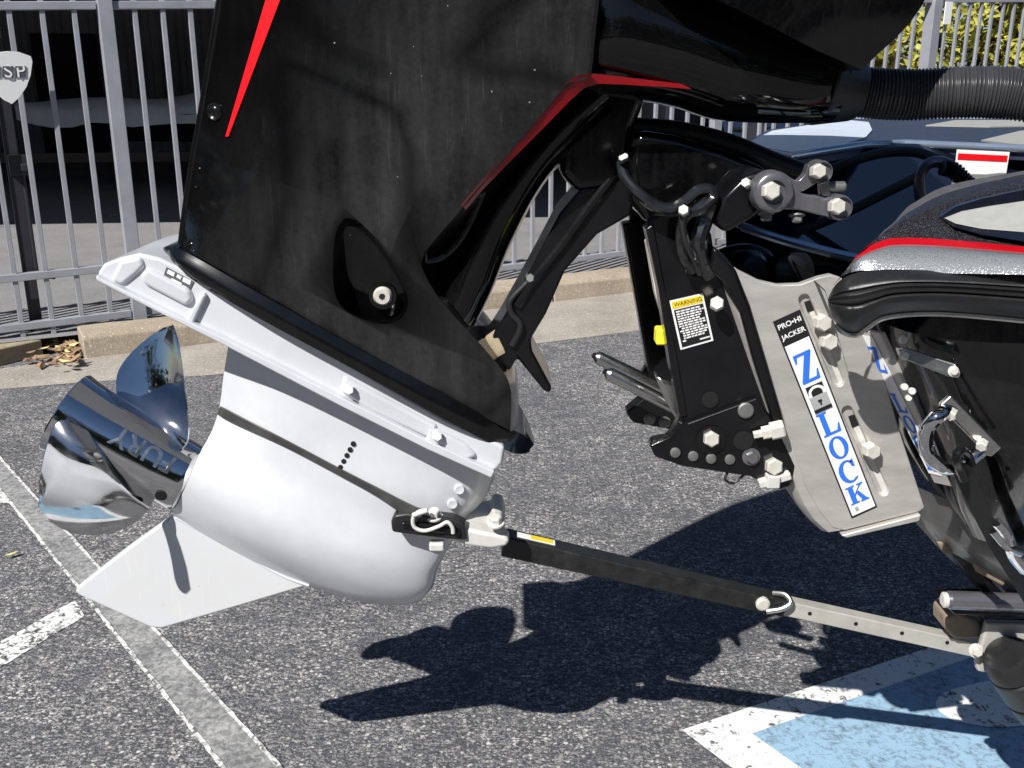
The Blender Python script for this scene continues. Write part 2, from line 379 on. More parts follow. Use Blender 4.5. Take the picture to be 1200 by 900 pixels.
M['trim_chrome'] = mat('blue white trim', (0.42, 0.50, 0.62), 0.15, 0.7)
M['hull_grey'] = mat('grey hull bottom', (0.10, 0.097, 0.095), 0.35, coat=0.4, var=0.15, vscale=12)
M['tan_pad'] = mat('tan worn pad', (0.24, 0.19, 0.14), 0.8, var=0.25, vscale=40, bump=0.3)
M['webbing'] = mat('black webbing', (0.012, 0.012, 0.012), 0.75, var=0.3, vscale=90, bump=0.3)
# ------------------------------------------------------------------ ground and markings
m = MB(); m.grid([[Vector((x, y, 0)) for x in (-90, -20, 0, 20, 90)] for y in (-60, -10, 0, 10, 120)])
struct(m.build('ground', M['asphalt'], smooth=0))
def decal_ground(name, pts, z, mt):
    m = MB(); m.add([G(x, y, z) for x, y in pts], [list(range(len(pts)))]); return struct(m.build(name, mt, smooth=0))
def line2(a, b, ext0, ext1, z):
    A = G(*a, z); B = G(*b, z); d = (B - A).normalized(); return A - d * ext0, B + d * ext1
def ribbon(name, a, b, mt, z, jag=0.0, n=40):
    m = MB(); rnd = random.Random(name); rows = []
    for i in range(n + 1):
        t = i / n; p = a[0].lerp(a[1], t); q = b[0].lerp(b[1], t); d = (q - p).normalized()
        rows.append([p - d * rnd.uniform(0, jag), q + d * rnd.uniform(0, jag)])
    for r in rows:
        for p in r: p.z = z
    m.grid(rows); return struct(m.build(name, mt, smooth=0))
L1 = line2((19, 600), (259, 900), 1.3, 0.6, 0); R1 = line2((58, 600), (330, 900), 1.3, 0.6, 0)
ribbon('grey_parking_line', L1, R1, M['grey_line'], 0.0015)
dl = (R1[0] - L1[0]).normalized()
ribbon('white_line_edge', (L1[0], L1[1]), (L1[0] + dl * 0.007, L1[1] + dl * 0.007), M['edge_line'], 0.003, 0.004, 160)
ribbon('white_line_edge', (R1[0] - dl * 0.007, R1[1] - dl * 0.007), R1, M['edge_line'], 0.003, 0.004, 160)
# crossing white bay lines
a = line2((0, 754), (88, 704), 1.2, 0.0, 0); b = line2((0, 782), (99, 722), 1.2, 0.0, 0)
ribbon('white_bay_line', a, b, M['white_line'], 0.0015, 0.004, 60)
a = line2((0, 574), (2, 574.5), 1.0, 0.0, 0); b = line2((0, 590), (12, 590), 1.0, 0.0, 0)
ribbon('white_bay_line', a, b, M['white_line'], 0.0015, 0.004, 60)
# blue bay square with white border and symbol
P0 = G(799, 856); e1 = (G(1039, 776) - P0).normalized(); e2 = (G(857, 900) - P0).normalized()
Q0 = G(881, 861)
SZ = 0.9
def quadw(o, u, v, su, sv, z): 
    r = [o, o + u * su, o + u * su + v * sv, o + v * sv]
    return [Vector((p.x, p.y, z)) for p in r]
mm = MB(); mm.add(quadw(P0, e1, e2, SZ, SZ, 0.0015), [(0, 1, 2, 3)]); struct(mm.build('white_bay_border', M['white_square'], smooth=0))
mm = MB(); mm.add(quadw(Q0, e1, e2, SZ - 0.19, SZ - 0.19, 0.003), [(0, 1, 2, 3)]); struct(mm.build('blue_bay_square', M['blue_paint'], smooth=0))
sym = cr([Vector((x, y, 0)) for x, y in [(1118, 845), (1101, 833), (1097, 822), (1108, 811), (1135, 803), (1180, 795), (1230, 800), (1250, 820), (1220, 845), (1168, 852), (1118, 845)]], 50)
decal_ground('white_bay_symbol', [(p.x, p.y) for p in sym[:-1]], 0.0045, M['white_square'])

# ------------------------------------------------------------------ kerb, gutter, fence line
KA = G(100, 424); KB = G(655, 356); FD = (KB - KA).normalized(); FN = Vector((-FD.y, FD.x, 0))
U = CAM_H / 1.45                                  # the setting's measures below are in units of U metres
def FP(t, n=0.0, z=0.0): return KA + FD * (t * U) + FN * (n * U) + Vector((0, 0, z * U))
def ft(px, n):                                    # where the fence plane is met along a sight line
    d = ray(px, 250); o = FP(0, n); den = d.x * FD.y - d.y * FD.x
    k = (o.x * FD.y - o.y * FD.x) / den; p = Vector((d.x * k, d.y * k, 0)); return (p - o).dot(FD) / U
# kerb stones: separate pieces with joints
kx = [0.0, 1.2, 3.0, 4.8, 6.6, 8.4, 10.2, 12.0]
kerb = None
for i in range(len(kx) - 1):
    a0, a1 = kx[i] + (0.006 if i else 0), kx[i + 1] - 0.006
    mm = MB(); sec = [(0, 0), (0.02, 0.125), (0.05, 0.15), (0.24, 0.155), (0.24, 0)]
    rows = []
    for k in range(9):
        t = a0 + (a1 - a0) * k / 8; j = random.uniform(-0.006, 0.006)
        rows.append([FP(t, n + (j if n < 0.1 else 0), z + (random.uniform(-0.004, 0.004) if z else -0.02)) for n, z in sec])
    mm.grid(rows); mm.add(rows[0], [(0, 1, 2, 3, 4)]); mm.add(rows[-1], [(4, 3, 2, 1, 0)])
    struct(mm.build('kerb_stone', M['kerb'], smooth=40, bevel=0.008))
gp = [(-80, 470), (0, 456), (95, 448), (240, 440), (420, 424), (632, 402), (744, 388), (960, 362), (1250, 320)]
bot = [G(x, y, 0.0015) for x, y in gp]
mm = MB(); rows = []
for i, p in enumerate(bot):
    q = FP((p - KA).dot(FD) / U, 0.0 if p.x > -2.3 else 0.10, 0.02); rows.append([p, p.lerp(q, 0.5) + Vector((0, 0, 0.004)), q])
mm.grid(rows); struct(mm.build('gutter', M['gutter'], smooth=40))
# yard behind the fence
mm = MB(); mm.grid([[FP(t, n, 0.10 if n > 0.2 else 0.10) for t in (-14, -6, 0, 6, 12, 20)] for n in (0.24, 3, 8, 16)])
struct(mm.build('yard', M['far_asphalt'], smooth=0))

FO = 0.34
tp = ft(150, FO); tpost = [tp, ft(832, FO), ft(1066, FO)]
def zt(t): return 1.86 + 0.041 * (t + 0.46)
def zb(t): return 0.155 + 0.02 * (t + 0.46)
Rf = Matrix.Rotation(atan2(FD.y, FD.x), 3, 'Z')
def fbar(mb, t0, t1, zf, h, th, n=FO):
    a = [FP(t0, n - th / 2, zf(t0) - h / 2), FP(t1, n - th / 2, zf(t1) - h / 2), FP(t1, n - th / 2, zf(t1) + h / 2), FP(t0, n - th / 2, zf(t0) + h / 2)]
    mb.prism(a, FN * th * U)
fence = thing('metal_fence', FP(tp, FO), 'grey metal picket fence running behind the kerb to the far right', 'fence')
gate = thing('fence_gate', FP(tp - 1.0, FO), 'grey metal gate with middle rail at the left end of the fence', 'gate')
def picket(t, parent, z0, z1):
    mb = MB(); r = 0.0135 * U
    c = FP(t, FO, 0); mb.box(c + Vector((0, 0, U * (z0 + z1) / 2)), (r, r * 0.9, U * (z1 - z0) / 2), Rf)
    o = mb.build('picket', M['fence'], parent, 0, 0.002, 1); return o
def post(t, parent, wd, z0, z1, name='post'):
    mb = MB(); mb.box(FP(t, FO, (z0 + z1) / 2), (wd * U, wd * U, U * (z1 - z0) / 2), Rf)
    mb.box(FP(t, FO, z1 + 0.008), (wd * 1.06 * U, wd * 1.06 * U, 0.008 * U), Rf)
    mb.build(name, M['fence'], parent, 0, 0.003, 1)
post(tpost[0], fence, 0.038, -0.02, zt(tp) + 0.20)
post(tpost[1], fence, 0.038, 0.1, zt(tpost[1]) + 0.15)
post(tpost[2], fence, 0.050, 0.1, zt(tpost[2]) + 0.15)
for i, (a_, b_) in enumerate(((tp + 0.04, tpost[1] - 0.04), (tpost[1] + 0.04, tpost[2] - 0.055), (tpost[2] + 0.055, tpost[2] + 4.2))):
    for zf in (zt, zb):
        mb = MB(); fbar(mb, a_, b_, (lambda t, zf=zf: zf(t) - (0.04 if zf is zt else 0)), 0.042, 0.042); mb.build('rail', M['fence'], fence, 0, 0.003, 1)
    n = int((b_ - a_) / 0.148)
    for k in range(n):
        t = a_ + 0.148 * (k + 0.75)
        if t < b_ - 0.03: picket(t, fence, zb(t) - 0.03, zt(t) + 0.10)
zm = lambda t: 0.43 + 0.02 * (t + 0.46)
for zf in (lambda t: zt(t) - 0.04, zm, zb):
    mb = MB(); fbar(mb, tp - 2.6, tp - 0.045, zf, 0.042, 0.042); mb.build('rail', M['fence'], gate, 0, 0.003, 1)
for k in range(16):
    t = tp - 0.155 - 0.156 * k
    picket(t, gate, 0.03, zt(t) + 0.10)
# gate latch and a dark upright behind it
tl = ft(30, FO)
mb = MB(); mb.box(FP(tl, FO + 0.07, 1.03), (0.035, 0.023, 0.042), Rf); mb.box(FP(tl + 0.03, FO + 0.05, 1.02), (0.015, 0.04, 0.015), Rf); mb.build('latch', M['fence_dark'], gate, 0, 0.004)
mb = MB(); mb.box(FP(tl - 0.02, FO + 0.12, 0.95), (0.025, 0.023, 0.73), Rf); mb.build('dark_upright', M['fence_dark'], gate, 0, 0.003)
mb = MB(); mb.tube([FP(tl + 0.0, FO + 0.10, 0.42), FP(tl + 0.11, FO + 0.10, 0.40)], 0.01, 8); mb.tube([FP(tl + 0.02, FO + 0.09, 0.42), FP(tl + 0.02, FO + 0.09, 1.0)], 0.008, 8); mb.build('drop_bolt', M['fence_dark'], gate)
# white tag on the right-hand post
mb = MB(); c = FP(ft(1079, FO), FO - 0.03, 0); zz = zt(tpost[2]); mb.box(c + Vector((0, 0, (zz - 0.14) * U)), (0.035, 0.004, 0.07), Rf); mb.build('white_tag', M['sign_white'], fence, 0, 0.002)

# shield sign
sh = thing('shield_sign', FP(ft(12, FO), FO - 0.05, 1.3), 'white shield sign with letters hung on the left gate', 'sign')
def SP(px, py, off=0.0):
    t = ft(px, FO - 0.035); p = FP(t, FO - 0.035); d = ray(px, py); k = p.y / d.y
    q = Vector((0, 0, CAM_H)) + d * k; return q - FN * off
out = [(14, 122), (4, 117), (-6, 108), (-12, 92), (-13, 72), (-10, 64), (0, 61), (8, 60), (22, 61), (36, 66), (38, 72), (36, 88), (31, 102), (23, 114)]
mb = MB(); mb.prism([SP(x, y, 0.006) for x, y in out], FN * 0.006); mb.build('shield', M['sign_white'], sh, 0, 0.001, 1)
def quad_on(f, x0, y0, x1, y1, off): return [f(x0, y1, off), f(x1, y1, off), f(x1, y0, off), f(x0, y0, off)]
def lettering(txt, name, origin, ex, ey, nrm, size, mt, parent, depth=0.0006, spacing=1.0, center=False, bold=0.0):
    cu = bpy.data.curves.new('t', 'FONT'); cu.body = txt; cu.size = 1; cu.space_character = spacing; cu.offset = bold
    if center: cu.align_x = 'CENTER'; cu.align_y = 'CENTER'
    ob = bpy.data.objects.new('t', cu); C.objects.link(ob)
    bpy.context.view_layer.update()
    me = bpy.data.meshes.new_from_object(ob.evaluated_get(bpy.context.evaluated_depsgraph_get()))
    bpy.data.objects.remove(ob); bpy.data.curves.remove(cu)
    mb = MB(); vs = [origin + ex * (v.co.x * size) + ey * (v.co.y * size) for v in me.vertices]
    fs = [list(p.vertices) for p in me.polygons]
    mb.add([v + nrm * depth for v in vs], fs); bpy.data.meshes.remove(me)
    return mb.build(name, mt, parent, 0)
exs = FD; eys = Vector((0, 0, 1))
for x, ch in ((-6, None), (9.2, 'S'), (24, 'P')):
    mb = MB(); q = quad_on(SP, x - 6.2, 77.5, x + 6.2, 90.8, 0.009); mb.prism(q, FN * 0.002); mb.build('letter_box', M['sign_grey'], sh, 0)
    if ch: lettering(ch, 'letter', SP(x, 84.1, 0.0097), exs, eys, -FN, 0.070, M['sign_white'], sh, 0.0006, center=True)

# ------------------------------------------------------------------ shed, covered boats, hedge
shed = thing('open_shed', (-1 * U, 14 * U, 0.1 * U), 'dark open fronted steel shed behind the left of the fence', 'building')
SR = Matrix.Rotation(radians(6), 3, 'Z')
def sp(x, y, z): return Vector((-1, 14, 0)) * U + SR @ (Vector((x, y, z)) * U)
mb = MB(); mb.prism([sp(-11, -6.2, 3.5), sp(2.6, -6.2, 3.5), sp(2.6, 6.5, 4.1), sp(-11, 6.5, 4.1)], (0, 0, 0.12)); mb.build('roof', M['shed_roof'], shed, 0)  # unseen eave carried forward so its shadow darkens the shed inside
first = None
for k in range(45):
    x = -11 + 0.3 * k
    mb = MB(); mb.prism([sp(x, 5.2, 0.1), sp(x + 0.05, 5.16, 0.1), sp(x + 0.17, 5.16, 0.1), sp(x + 0.22, 5.2, 0.1), sp(x + 0.298, 5.2, 0.1), sp(x + 0.298, 5.25, 0.1), sp(x, 5.25, 0.1)], (0, 0, 3.9 * U)); mb.build('wall_panel', M['shed_wall'], shed, 0)
mb = MB(); mb.box(sp(-11, 0, 2.0), (0.04, 5.5 * U, 1.9 * U), SR); mb.build('side_wall', M['shed_wall'], shed, 0)
mb = MB(); mb.box(sp(2.5, 1.2, 2.0), (0.04, 4.0 * U, 1.9 * U), SR); mb.build('side_wall', M['shed_wall'], shed, 0)
for x in (-10.8, 2.4):
    mb = MB(); mb.box(sp(x, -5.9, 1.75), (0.06, 0.06, 1.7 * U), SR); mb.build('column', M['shed_wall'], shed, 0)
mb = MB(); mb.box(sp(-6.45, 5.1, 1.2), (0.55 * U, 0.03, 1.1 * U), SR); mb.build('door', M['hole'], shed, 0)
# floor inside stays the yard; covered boat under the roof
def covered_boat(name, X, Y, L_, label, mt, rz=0.0, s=1.0):
    t = thing(name, (X, Y, 0.1 * U), label, 'boat'); R = Matrix.Rotation(rz, 3, 'Z')
    def q(x, y, z): return Vector((X, Y, 0.1 * U)) + R @ (Vector((x, y, z)) * s)
    rows = []; rnd = random.Random(name)
    for i in range(25):
        u = i / 24; x = -L_ / 2 + L_ * u; wd = 1.05 * min(1, (1.02 - u) * 2.6) ** 0.6; hgt = 1.25 + 0.42 * math.exp(-((u - 0.42) / 0.16) ** 2) - 0.12 * u
        r = []
        for j in range(15):
            a_ = -1 + 2 * j / 14; e = abs(a_) ** 2.4
            zz = hgt * (1 - e) + 0.95 * e - (0.10 + 0.05 * sin(x * 5) + rnd.uniform(0, 0.03) if abs(a_) > 0.97 else 0)
            r.append(q(x + rnd.uniform(-0.02, 0.02), a_ * wd, zz + 0.03 * sin(u * 24 + a_ * 3)))
        rows.append(r)
    mb = MB(); mb.grid(rows); mb.build('cover', mt, t, 60)
    rows = []
    for i in range(13):
        u = i / 12; x = -L_ / 2 + 0.1 + (L_ - 0.4) * u; wd = 0.98 * min(1, (1.02 - u) * 2.6) ** 0.6
        rows.append([q(x, -wd, 0.98), q(x, -wd * 0.8, 0.62), q(x, 0, 0.45 + 0.3 * u * u), q(x, wd * 0.8, 0.62), q(x, wd, 0.98)])
    mb = MB(); mb.grid(rows); mb.build('hull', M['hull_black'], t, 60)
    for sx in (-1, 1):
        mb = MB(); mb.lathe(q(-0.4, sx * 0.95, 0.30), R @ Vector((0, sx, 0)), [(-0.09, 0.2), (-0.08, 0.29), (0.06, 0.3), (0.09, 0.26), (0.09, 0.14)], 24); wh = mb.build('wheel', M['rubber'], t, 40)
        mb = MB(); mb.lathe(q(-0.4, sx * 1.045, 0.30), R @ Vector((0, sx, 0)), [(0, 0.14), (0.02, 0.10), (0.03, 0.05)], 16); mb.build('rim', M['brushed'], wh, 40)
    mb = MB(); mb.box(q(0.5, 0, 0.38), (L_ * 0.55, 0.05, 0.05), R); mb.box(q(-0.4, 0, 0.30), (0.05, 0.95, 0.04), R); mb.build('trailer_frame', M['satin_black'], t, 0)
    return t
covered_boat('covered_boat', -3.4 * U, 14.2 * U, 6.6, 'boat under a pale cloth cover in the dark shed', M['cover'], pi + 0.12, U)
covered_boat('covered_boat', 4.1 * U, 12.2 * U, 4.6, 'boat under a blue grey cover beside the yellow green hedge', M['bluecover'], 0.25, 0.92 * U)
# hedge of yellow green leaves at the right
def shrub(name, c, rad, n, label, lsize=0.06):
    t = thing(name, (c[0], c[1], 0.1), label, 'shrub', 'shrubs beyond the fence'); rnd = random.Random(label)
    clumps = []
    for k in range(46):
        a_ = rnd.uniform(0, 2 * pi); zz = rnd.uniform(0.40, 1.0); rr = rnd.uniform(0.35, 1.0)
        clumps.append((Vector((c[0] + cos(a_) * rad[0] * rr * (1.15 - 0.4 * zz), c[1] + sin(a_) * rad[1] * rr, 0.1 + rad[2] * zz)), rnd.uniform(0.14, 0.34)))
    mb = MB()
    for k in range(n):
        cc, r = rnd.choice(clumps); d = Vector((rnd.gauss(0, 1), rnd.gauss(0, 1), rnd.gauss(0, 1))).normalized(); p = cc + d * r * rnd.uniform(0.5, 1.05)
        u = Vector((rnd.gauss(0, 1), rnd.gauss(0, 1), rnd.gauss(0, 1))).normalized(); v = u.cross(d).normalized(); s_ = lsize * rnd.uniform(0.6, 1.3)
        mb.add([p - u * s_, p + v * s_ * 0.45 + d * 0.01, p + u * s_, p - v * s_ * 0.45 + d * 0.01], [(0, 1, 2, 3)])
    stuff(mb.build('foliage', M['leaf'], t, 0, weld=False))
    for k in range(5):
        a_ = k * 1.26; mb = MB(); mb.tube([(c[0] + 0.05 * cos(a_), c[1] + 0.05 * sin(a_), 0.05), (c[0] + 0.3 * cos(a_) * rad[0], c[1] + 0.3 * sin(a_) * rad[1], 0.1 + rad[2] * 0.4), (c[0] + 0.6 * cos(a_) * rad[0], c[1] + 0.6 * sin(a_) * rad[1], 0.1 + rad[2] * 0.8)], lambda q: 0.035 * (1 - 0.7 * q), 7, n=8); mb.build('stem', M['bark'], t)
    return t
for x, y, lb in ((5.0, 16.4, 'yellow green shrub nearest the dark shed, beyond the fence'), (6.5, 15.2, 'yellow green shrub behind the blue grey covered boat'), (7.7, 14.6, 'yellow green shrub at the right edge beyond the fence'), (9.4, 15.0, 'yellow green shrub just past the right edge beyond the fence'), (11.4, 15.4, 'yellow green shrub farthest right beyond the fence')):
    shrub('shrub', (x * U, y * U), (1.15 * U, 0.9 * U, 3.9 * U), 5200, lb, 0.075)
wl_ = thing('shade_wall', (8 * U, 17.5 * U, 0.1), 'low dark wall added for the shade under the yellow green shrubs', 'wall')
mb = MB(); mb.box((9 * U, 18 * U, 0.75), (6.5 * U, 0.08, 0.7)); mb.build('wall_face', M['shed_wall'], wl_, 0); mb = MB(); mb.box((9 * U, 18 * U, 1.48), (6.6 * U, 0.11, 0.03)); mb.build('coping', M['shed_wall'], wl_, 0)  # added dark backing, stands in for the shade below the foliage
# unseen wood behind the camera, added to darken what cowl and chrome mirror
rnd = random.Random(21); mb = MB()
for k in range(150):
    a_ = rnd.uniform(radians(165), radians(375)); d = rnd.uniform(15, 21); cx, cy = cos(a_) * d, sin(a_) * d; ht = rnd.uniform(5, 7.5)
    for q in range(170):
        p = Vector((cx + rnd.gauss(0, 1.3), cy + rnd.gauss(0, 1.0), ht * rnd.uniform(0.02, 1.0) ** 0.8)); u = Vector((rnd.gauss(0, 1), rnd.gauss(0, 1), rnd.gauss(0, .6))).normalized(); v = u.cross(Vector((rnd.gauss(0, 1), rnd.gauss(0, 1), 1))).normalized(); s_ = rnd.uniform(.18, .42)
        mb.add([p - u * s_, p + v * s_ * .6, p + u * s_, p - v * s_ * .6], [(0, 1, 2, 3)])
stuff(tag(mb.build('unseen_wood', M['wood_leaf'], None, 0, weld=False), 'unseen dark green wood added behind the camera for its reflection', 'wood'))

# ------------------------------------------------------------------ leaves and block by the kerb
def leaf_geo(mb, p, s, rnd):
    a_ = rnd.uniform(0, 2 * pi); u = Vector((cos(a_), sin(a_), rnd.uniform(-0.4, 0.5))).normalized(); v = u.cross(Vector((rnd.uniform(-.4, .4), rnd.uniform(-.4, .4), 1))).normalized(); n_ = u.cross(v)
    c = rnd.uniform(0.1, 0.35) * s
    mb.add([p - u * s, p - u * s * .3 + v * s * .45 + n_ * c, p + u * s * .4 + v * s * .38 + n_ * c, p + u * s, p + u * s * .4 - v * s * .38 + n_ * c, p - u * s * .3 - v * s * .45 + n_ * c, p], [(0, 1, 6), (1, 2, 6), (2, 3, 6), (3, 4, 6), (4, 5, 6), (5, 0, 6)])
rnd = random.Random(3)
mb = MB()
for k in range(130):
    px = 92 - abs(rnd.gauss(0, 34)); py = 428 - (px - 50) * 0.12 - rnd.uniform(0, 36); p = G(px, py, 0.02 + rnd.uniform(0, 0.04)); leaf_geo(mb, p, rnd.uniform(0.014, 0.036), rnd)
stuff(tag(mb.build('leaf_litter', M['dry_leaf'], None, 0, weld=False), 'pile of dry brown leaves under the gate by the kerb end', 'leaves'))
mb = MB()
for k in range(7):
    px = rnd.uniform(50, 94); py = 424 - rnd.uniform(0, 22); leaf_geo(mb, G(px, py, 0.05 + rnd.uniform(0, 0.03)), rnd.uniform(0.014, 0.028), rnd)
stuff(tag(mb.build('pale_leaf_litter', M['pale_leaf'], None, 0, weld=False), 'pale yellow leaves lying on the leaf pile by the kerb end', 'leaves'))
for px, py, z, lb, mt in ((104, 253.5, 0.085, 'small brown leaf on the yard, leftmost of three in a row', 'dry_leaf'), (131, 251.5, 0.085, 'small brown leaf on the yard, middle of three in a row', 'dry_leaf'), (176, 249.5, 0.085, 'small brown leaf on the yard, rightmost of three in a row', 'dry_leaf'), (13, 648, 0.014, 'yellow leaf lying on the asphalt at the left edge', 'pale_leaf')):
    mb = MB(); p = G(px, py, z); leaf_geo(mb, p - p, 0.058 if z > 0.05 else 0.017, rnd); o = mb.build('fallen_leaf', M[mt], None, 0); o.location = p; tag(o, lb, 'leaf')
mb = MB(); a_ = G(-12, 432); b_ = G(52, 417); d = (b_ - a_); n_ = Vector((-d.y, d.x, 0)).normalized()
mb.prism([a_, b_, b_ + Vector((0, 0, 0.075)), a_ + Vector((0, 0, 0.075))], n_ * 0.09); tag(mb.build('wood_block', M['stone'], None, 30, 0.008), 'weathered wood block lying in front of the leaf pile', 'block')
# ------------------------------------------------------------------ outboard motor
def obar(mb, A, B, wd, ht, wd2=None, ht2=None):      # square bar between two points; wd along Y-ish, ht across
    A = Vector(A); B = Vector(B); d = (B - A).normalized(); y = Vector((0, 1, 0)); y = (y - d * y.dot(d)).normalized(); z = d.cross(y)
    wd2 = wd2 or wd; ht2 = ht2 or ht; v = []
    for p, a, h in ((A, wd, ht), (B, wd2, ht2)):
        v += [p - y * a - z * h, p + y * a - z * h, p + y * a + z * h, p - y * a + z * h]
    return mb.add(v, [(0, 1, 2, 3), (7, 6, 5, 4), (0, 4, 5, 1), (1, 5, 6, 2), (2, 6, 7, 3), (3, 7, 4, 0)])
motor = thing('outboard_motor', W(420, 420, YM), 'large black outboard motor with pale silver gearcase, tilted up behind the boat', 'outboard motor')
# lower cowl: near surface from measured creases, mirrored about the centre plane
cols = [([(212, 290), (222, 215), (240, 110), (258, 0), (275, -110), (292, -220)], [0.05, 0.05, 0.055, 0.06, 0.06, 0.06]),
        ([(216, 292), (248, 224), (291, 112), (332, 0), (373, -110), (412, -220)], [0.072, 0.074, 0.08, 0.085, 0.09, 0.09]),
        ([(228, 299), (286, 223), (352, 135), (433, 0), (500, -110), (565, -220)], [0.090, 0.100, 0.112, 0.125, 0.13, 0.13]),
        ([(330, 356), (400, 240), (470, 120), (540, 0), (605, -110), (670, -220)], [0.102, 0.120, 0.135, 0.150, 0.155, 0.155]),
        ([(470, 436), (450, 330), (500, 210), (590, 80), (650, -60), (700, -220)], [0.104, 0.122, 0.136, 0.152, 0.16, 0.16]),
        ([(598, 505), (597, 450), (567, 408), (530, 368), (500, 330), (494, 305), (508, 283), (545, 240), (620, 152), (664, 101), (690, 90), (696, 40), (701, 0), (715, -110), (730, -220)],
         [0.085, 0.085, 0.088, 0.095, 0.105, 0.112, 0.118, 0.124, 0.135, 0.142, 0.145, 0.15, 0.152, 0.155, 0.155]),
        ([(606, 512), (606, 455), (580, 408), (545, 362), (518, 330), (512, 308), (528, 286), (566, 244), (636, 160), (680, 112), (705, 96), (708, 40), (712, 0), (722, -110), (735, -220)],
         [0.045, 0.04, 0.04, 0.04, 0.05, 0.06, 0.07, 0.075, 0.08, 0.09, 0.10, 0.12, 0.13, 0.14, 0.14])]
m = shell(cols, 60)
ncol = len(cols) - 1
grid_v = list(m.v[:60 * len(cols)]); dustcol = [0.04, 0.10, 0.30, 0.85, 1.0, 0.9, 0.3]
cowl = m.build('lower_cowl', [M['cowl'], M['gloss_black']], motor, 22)
from mathutils import kdtree
kd = kdtree.KDTree(len(grid_v))
for k, v in enumerate(grid_v): kd.insert(v, k)
kd.balance()
at = cowl.data.attributes.new('dust', 'FLOAT', 'POINT')             # the road dust lies on the flat side, not on the rear facets
for v in cowl.data.vertices: at.data[v.index].value = dustcol[kd.find(Vector((v.co.x, min(v.co.y, 2 * YM - v.co.y), v.co.z)))[1] % len(cols)]
mb = MB(); mb.tube([W(x + 1, y, YM - a + .004) for (x, y), a in zip(cols[0][0], cols[0][1])], 0.0055, 10, n=40); mb.build('rear_edge', M['trim_black'], motor)
# moulded teardrop pocket cut into it
tear = cr([Vector((x, y, 0)) for x, y in [(402, 254), (392, 270), (388, 305), (390, 342), (400, 362), (420, 374), (446, 381), (468, 377), (479, 362), (478, 344), (466, 318), (447, 289), (426, 264), (412, 255), (402, 254)]], 57)[:-1]
ctr = Vector((438, 335, 0))
def cutter(k, dep):
    out = []
    for p in tear:
        q = ctr + (p - ctr) * k; out.append(W(q.x, q.y, dep(q)))
    return out
top = cutter(1.06, lambda q: YM - 0.20); rim = cutter(1.0, lambda q: YM - 0.124)
def floor_d(q):
    side = (q.x - 405) * 0.86 - (q.y - 262) * 0.5            # distance right of the crease that runs to the screw
    return YM - 0.105 + 0.0 + min(0.030, max(0, (q.y - 250) * 0.00026)) - (0.00030 * max(0, side)) 
fl = cutter(0.86, floor_d)
mb = MB(); n_ = len(top)
mb.grid([top + [top[0]], rim + [rim[0]], fl + [fl[0]]]); mb.add(top, [list(range(n_))])
cr_line = [W(409, 272, YM - 0.104), W(430, 320, YM - 0.096), W(446, 345, YM - 0.086)]
mb.add(fl + [cr_line[1]], [(i, (i + 1) % n_, n_) for i in range(n_)])
mb.m = [1] * len(mb.f); cut = mb.build('cutter', [M['cowl'], M['gloss_black']], None, 0)
bo = cowl.modifiers.new('b', 'BOOLEAN'); bo.operation = 'DIFFERENCE'; bo.object = cut; bo.solver = 'EXACT'
bpy.context.view_layer.update()
me = bpy.data.meshes.new_from_object(cowl.evaluated_get(bpy.context.evaluated_depsgraph_get()))
if len(me.polygons) > 500:
    cowl.modifiers.clear(); cowl.data = me
    me.set_sharp_from_angle(angle=radians(22))
else:
    print('BOOLEAN FAILED', len(me.polygons)); cowl.modifiers.clear()
bpy.data.objects.remove(cut)
sc_ = W(449, 346, YM - 0.088)
mb = MB(); mb.lathe(sc_, (0, -1, 0), [(0, 0.0165), (0.004, 0.0165), (0.0045, 0.0125), (0.002, 0.0120)], 24); mb.build('screw_seat', M['trim_black'], motor, 40)
mb = MB(); mb.lathe(sc_ + Vector((0, -0.002, 0)), (0, -1, 0), [(0, 0.0115), (0.004, 0.0115), (0.007, 0.009), (0.0072, 0.004), (0.003, 0.0036)], 24); scr = mb.build('screw', M['bolt'], motor, 40)
mb = MB(); mb.lathe(sc_ + Vector((0, -0.0095, 0)), (0, -1, 0), [(0, 0.0036), (0.0004, 0.0034)], 6); mb.build('socket', M['hole'], scr, 0)
for px, py, wd in ((253, 131, 0.064), (226, 290, 0.075)):
    c = W(px, py, YM - wd); mb = MB(); mb.lathe(c + Vector((0, 0.004, 0)), (-0.25, -1, 0.05), [(0, 0.010), (0.006, 0.010), (0.0075, 0.0085), (0.0065, 0.006), (0.0075, 0.0045)], 20); mb.build('cowl_screw', M['trim_black'], motor, 35)
# red wedge on the rear facet and red swoosh edge (flat inlays a hair proud of the cowl)
def inlay(name, rows, mt, parent, th=0.0015):
    mb = MB(); g = [[W(x, y, YM - a - 0.001) for x, y, a in r] for r in rows]; mb.grid(g)
    g2 = [[p + Vector((0, 0.004, 0)) for p in r] for r in g]; mb.grid(g2)
    for a, b in ((g[0], g2[0]), (g[-1], g2[-1]), ([r[0] for r in g], [r[0] for r in g2]), ([r[-1] for r in g], [r[-1] for r in g2])): mb.grid([a, b])
    return mb.build(name, mt, parent, 30)
def colw(px, py):        # half width on the rear facet between the first two creases
    ys = [290, 215, 110, 0, -110, -220]
    def lin(c, xs=0):
        pts, ws = c
        for (p, a), (q, b) in zip(zip(pts, ws), zip(pts[1:], ws[1:])):
            if p[1] >= py >= q[1]: f = (p[1] - py) / (p[1] - q[1]); return p[0] + (q[0] - p[0]) * f, a + (b - a) * f
        return pts[-1][0], ws[-1]
    (x0, w0), (x1, w1) = lin(cols[0]), lin(cols[1]); f = (px - x0) / (x1 - x0); return w0 + (w1 - w0) * f
rs = []
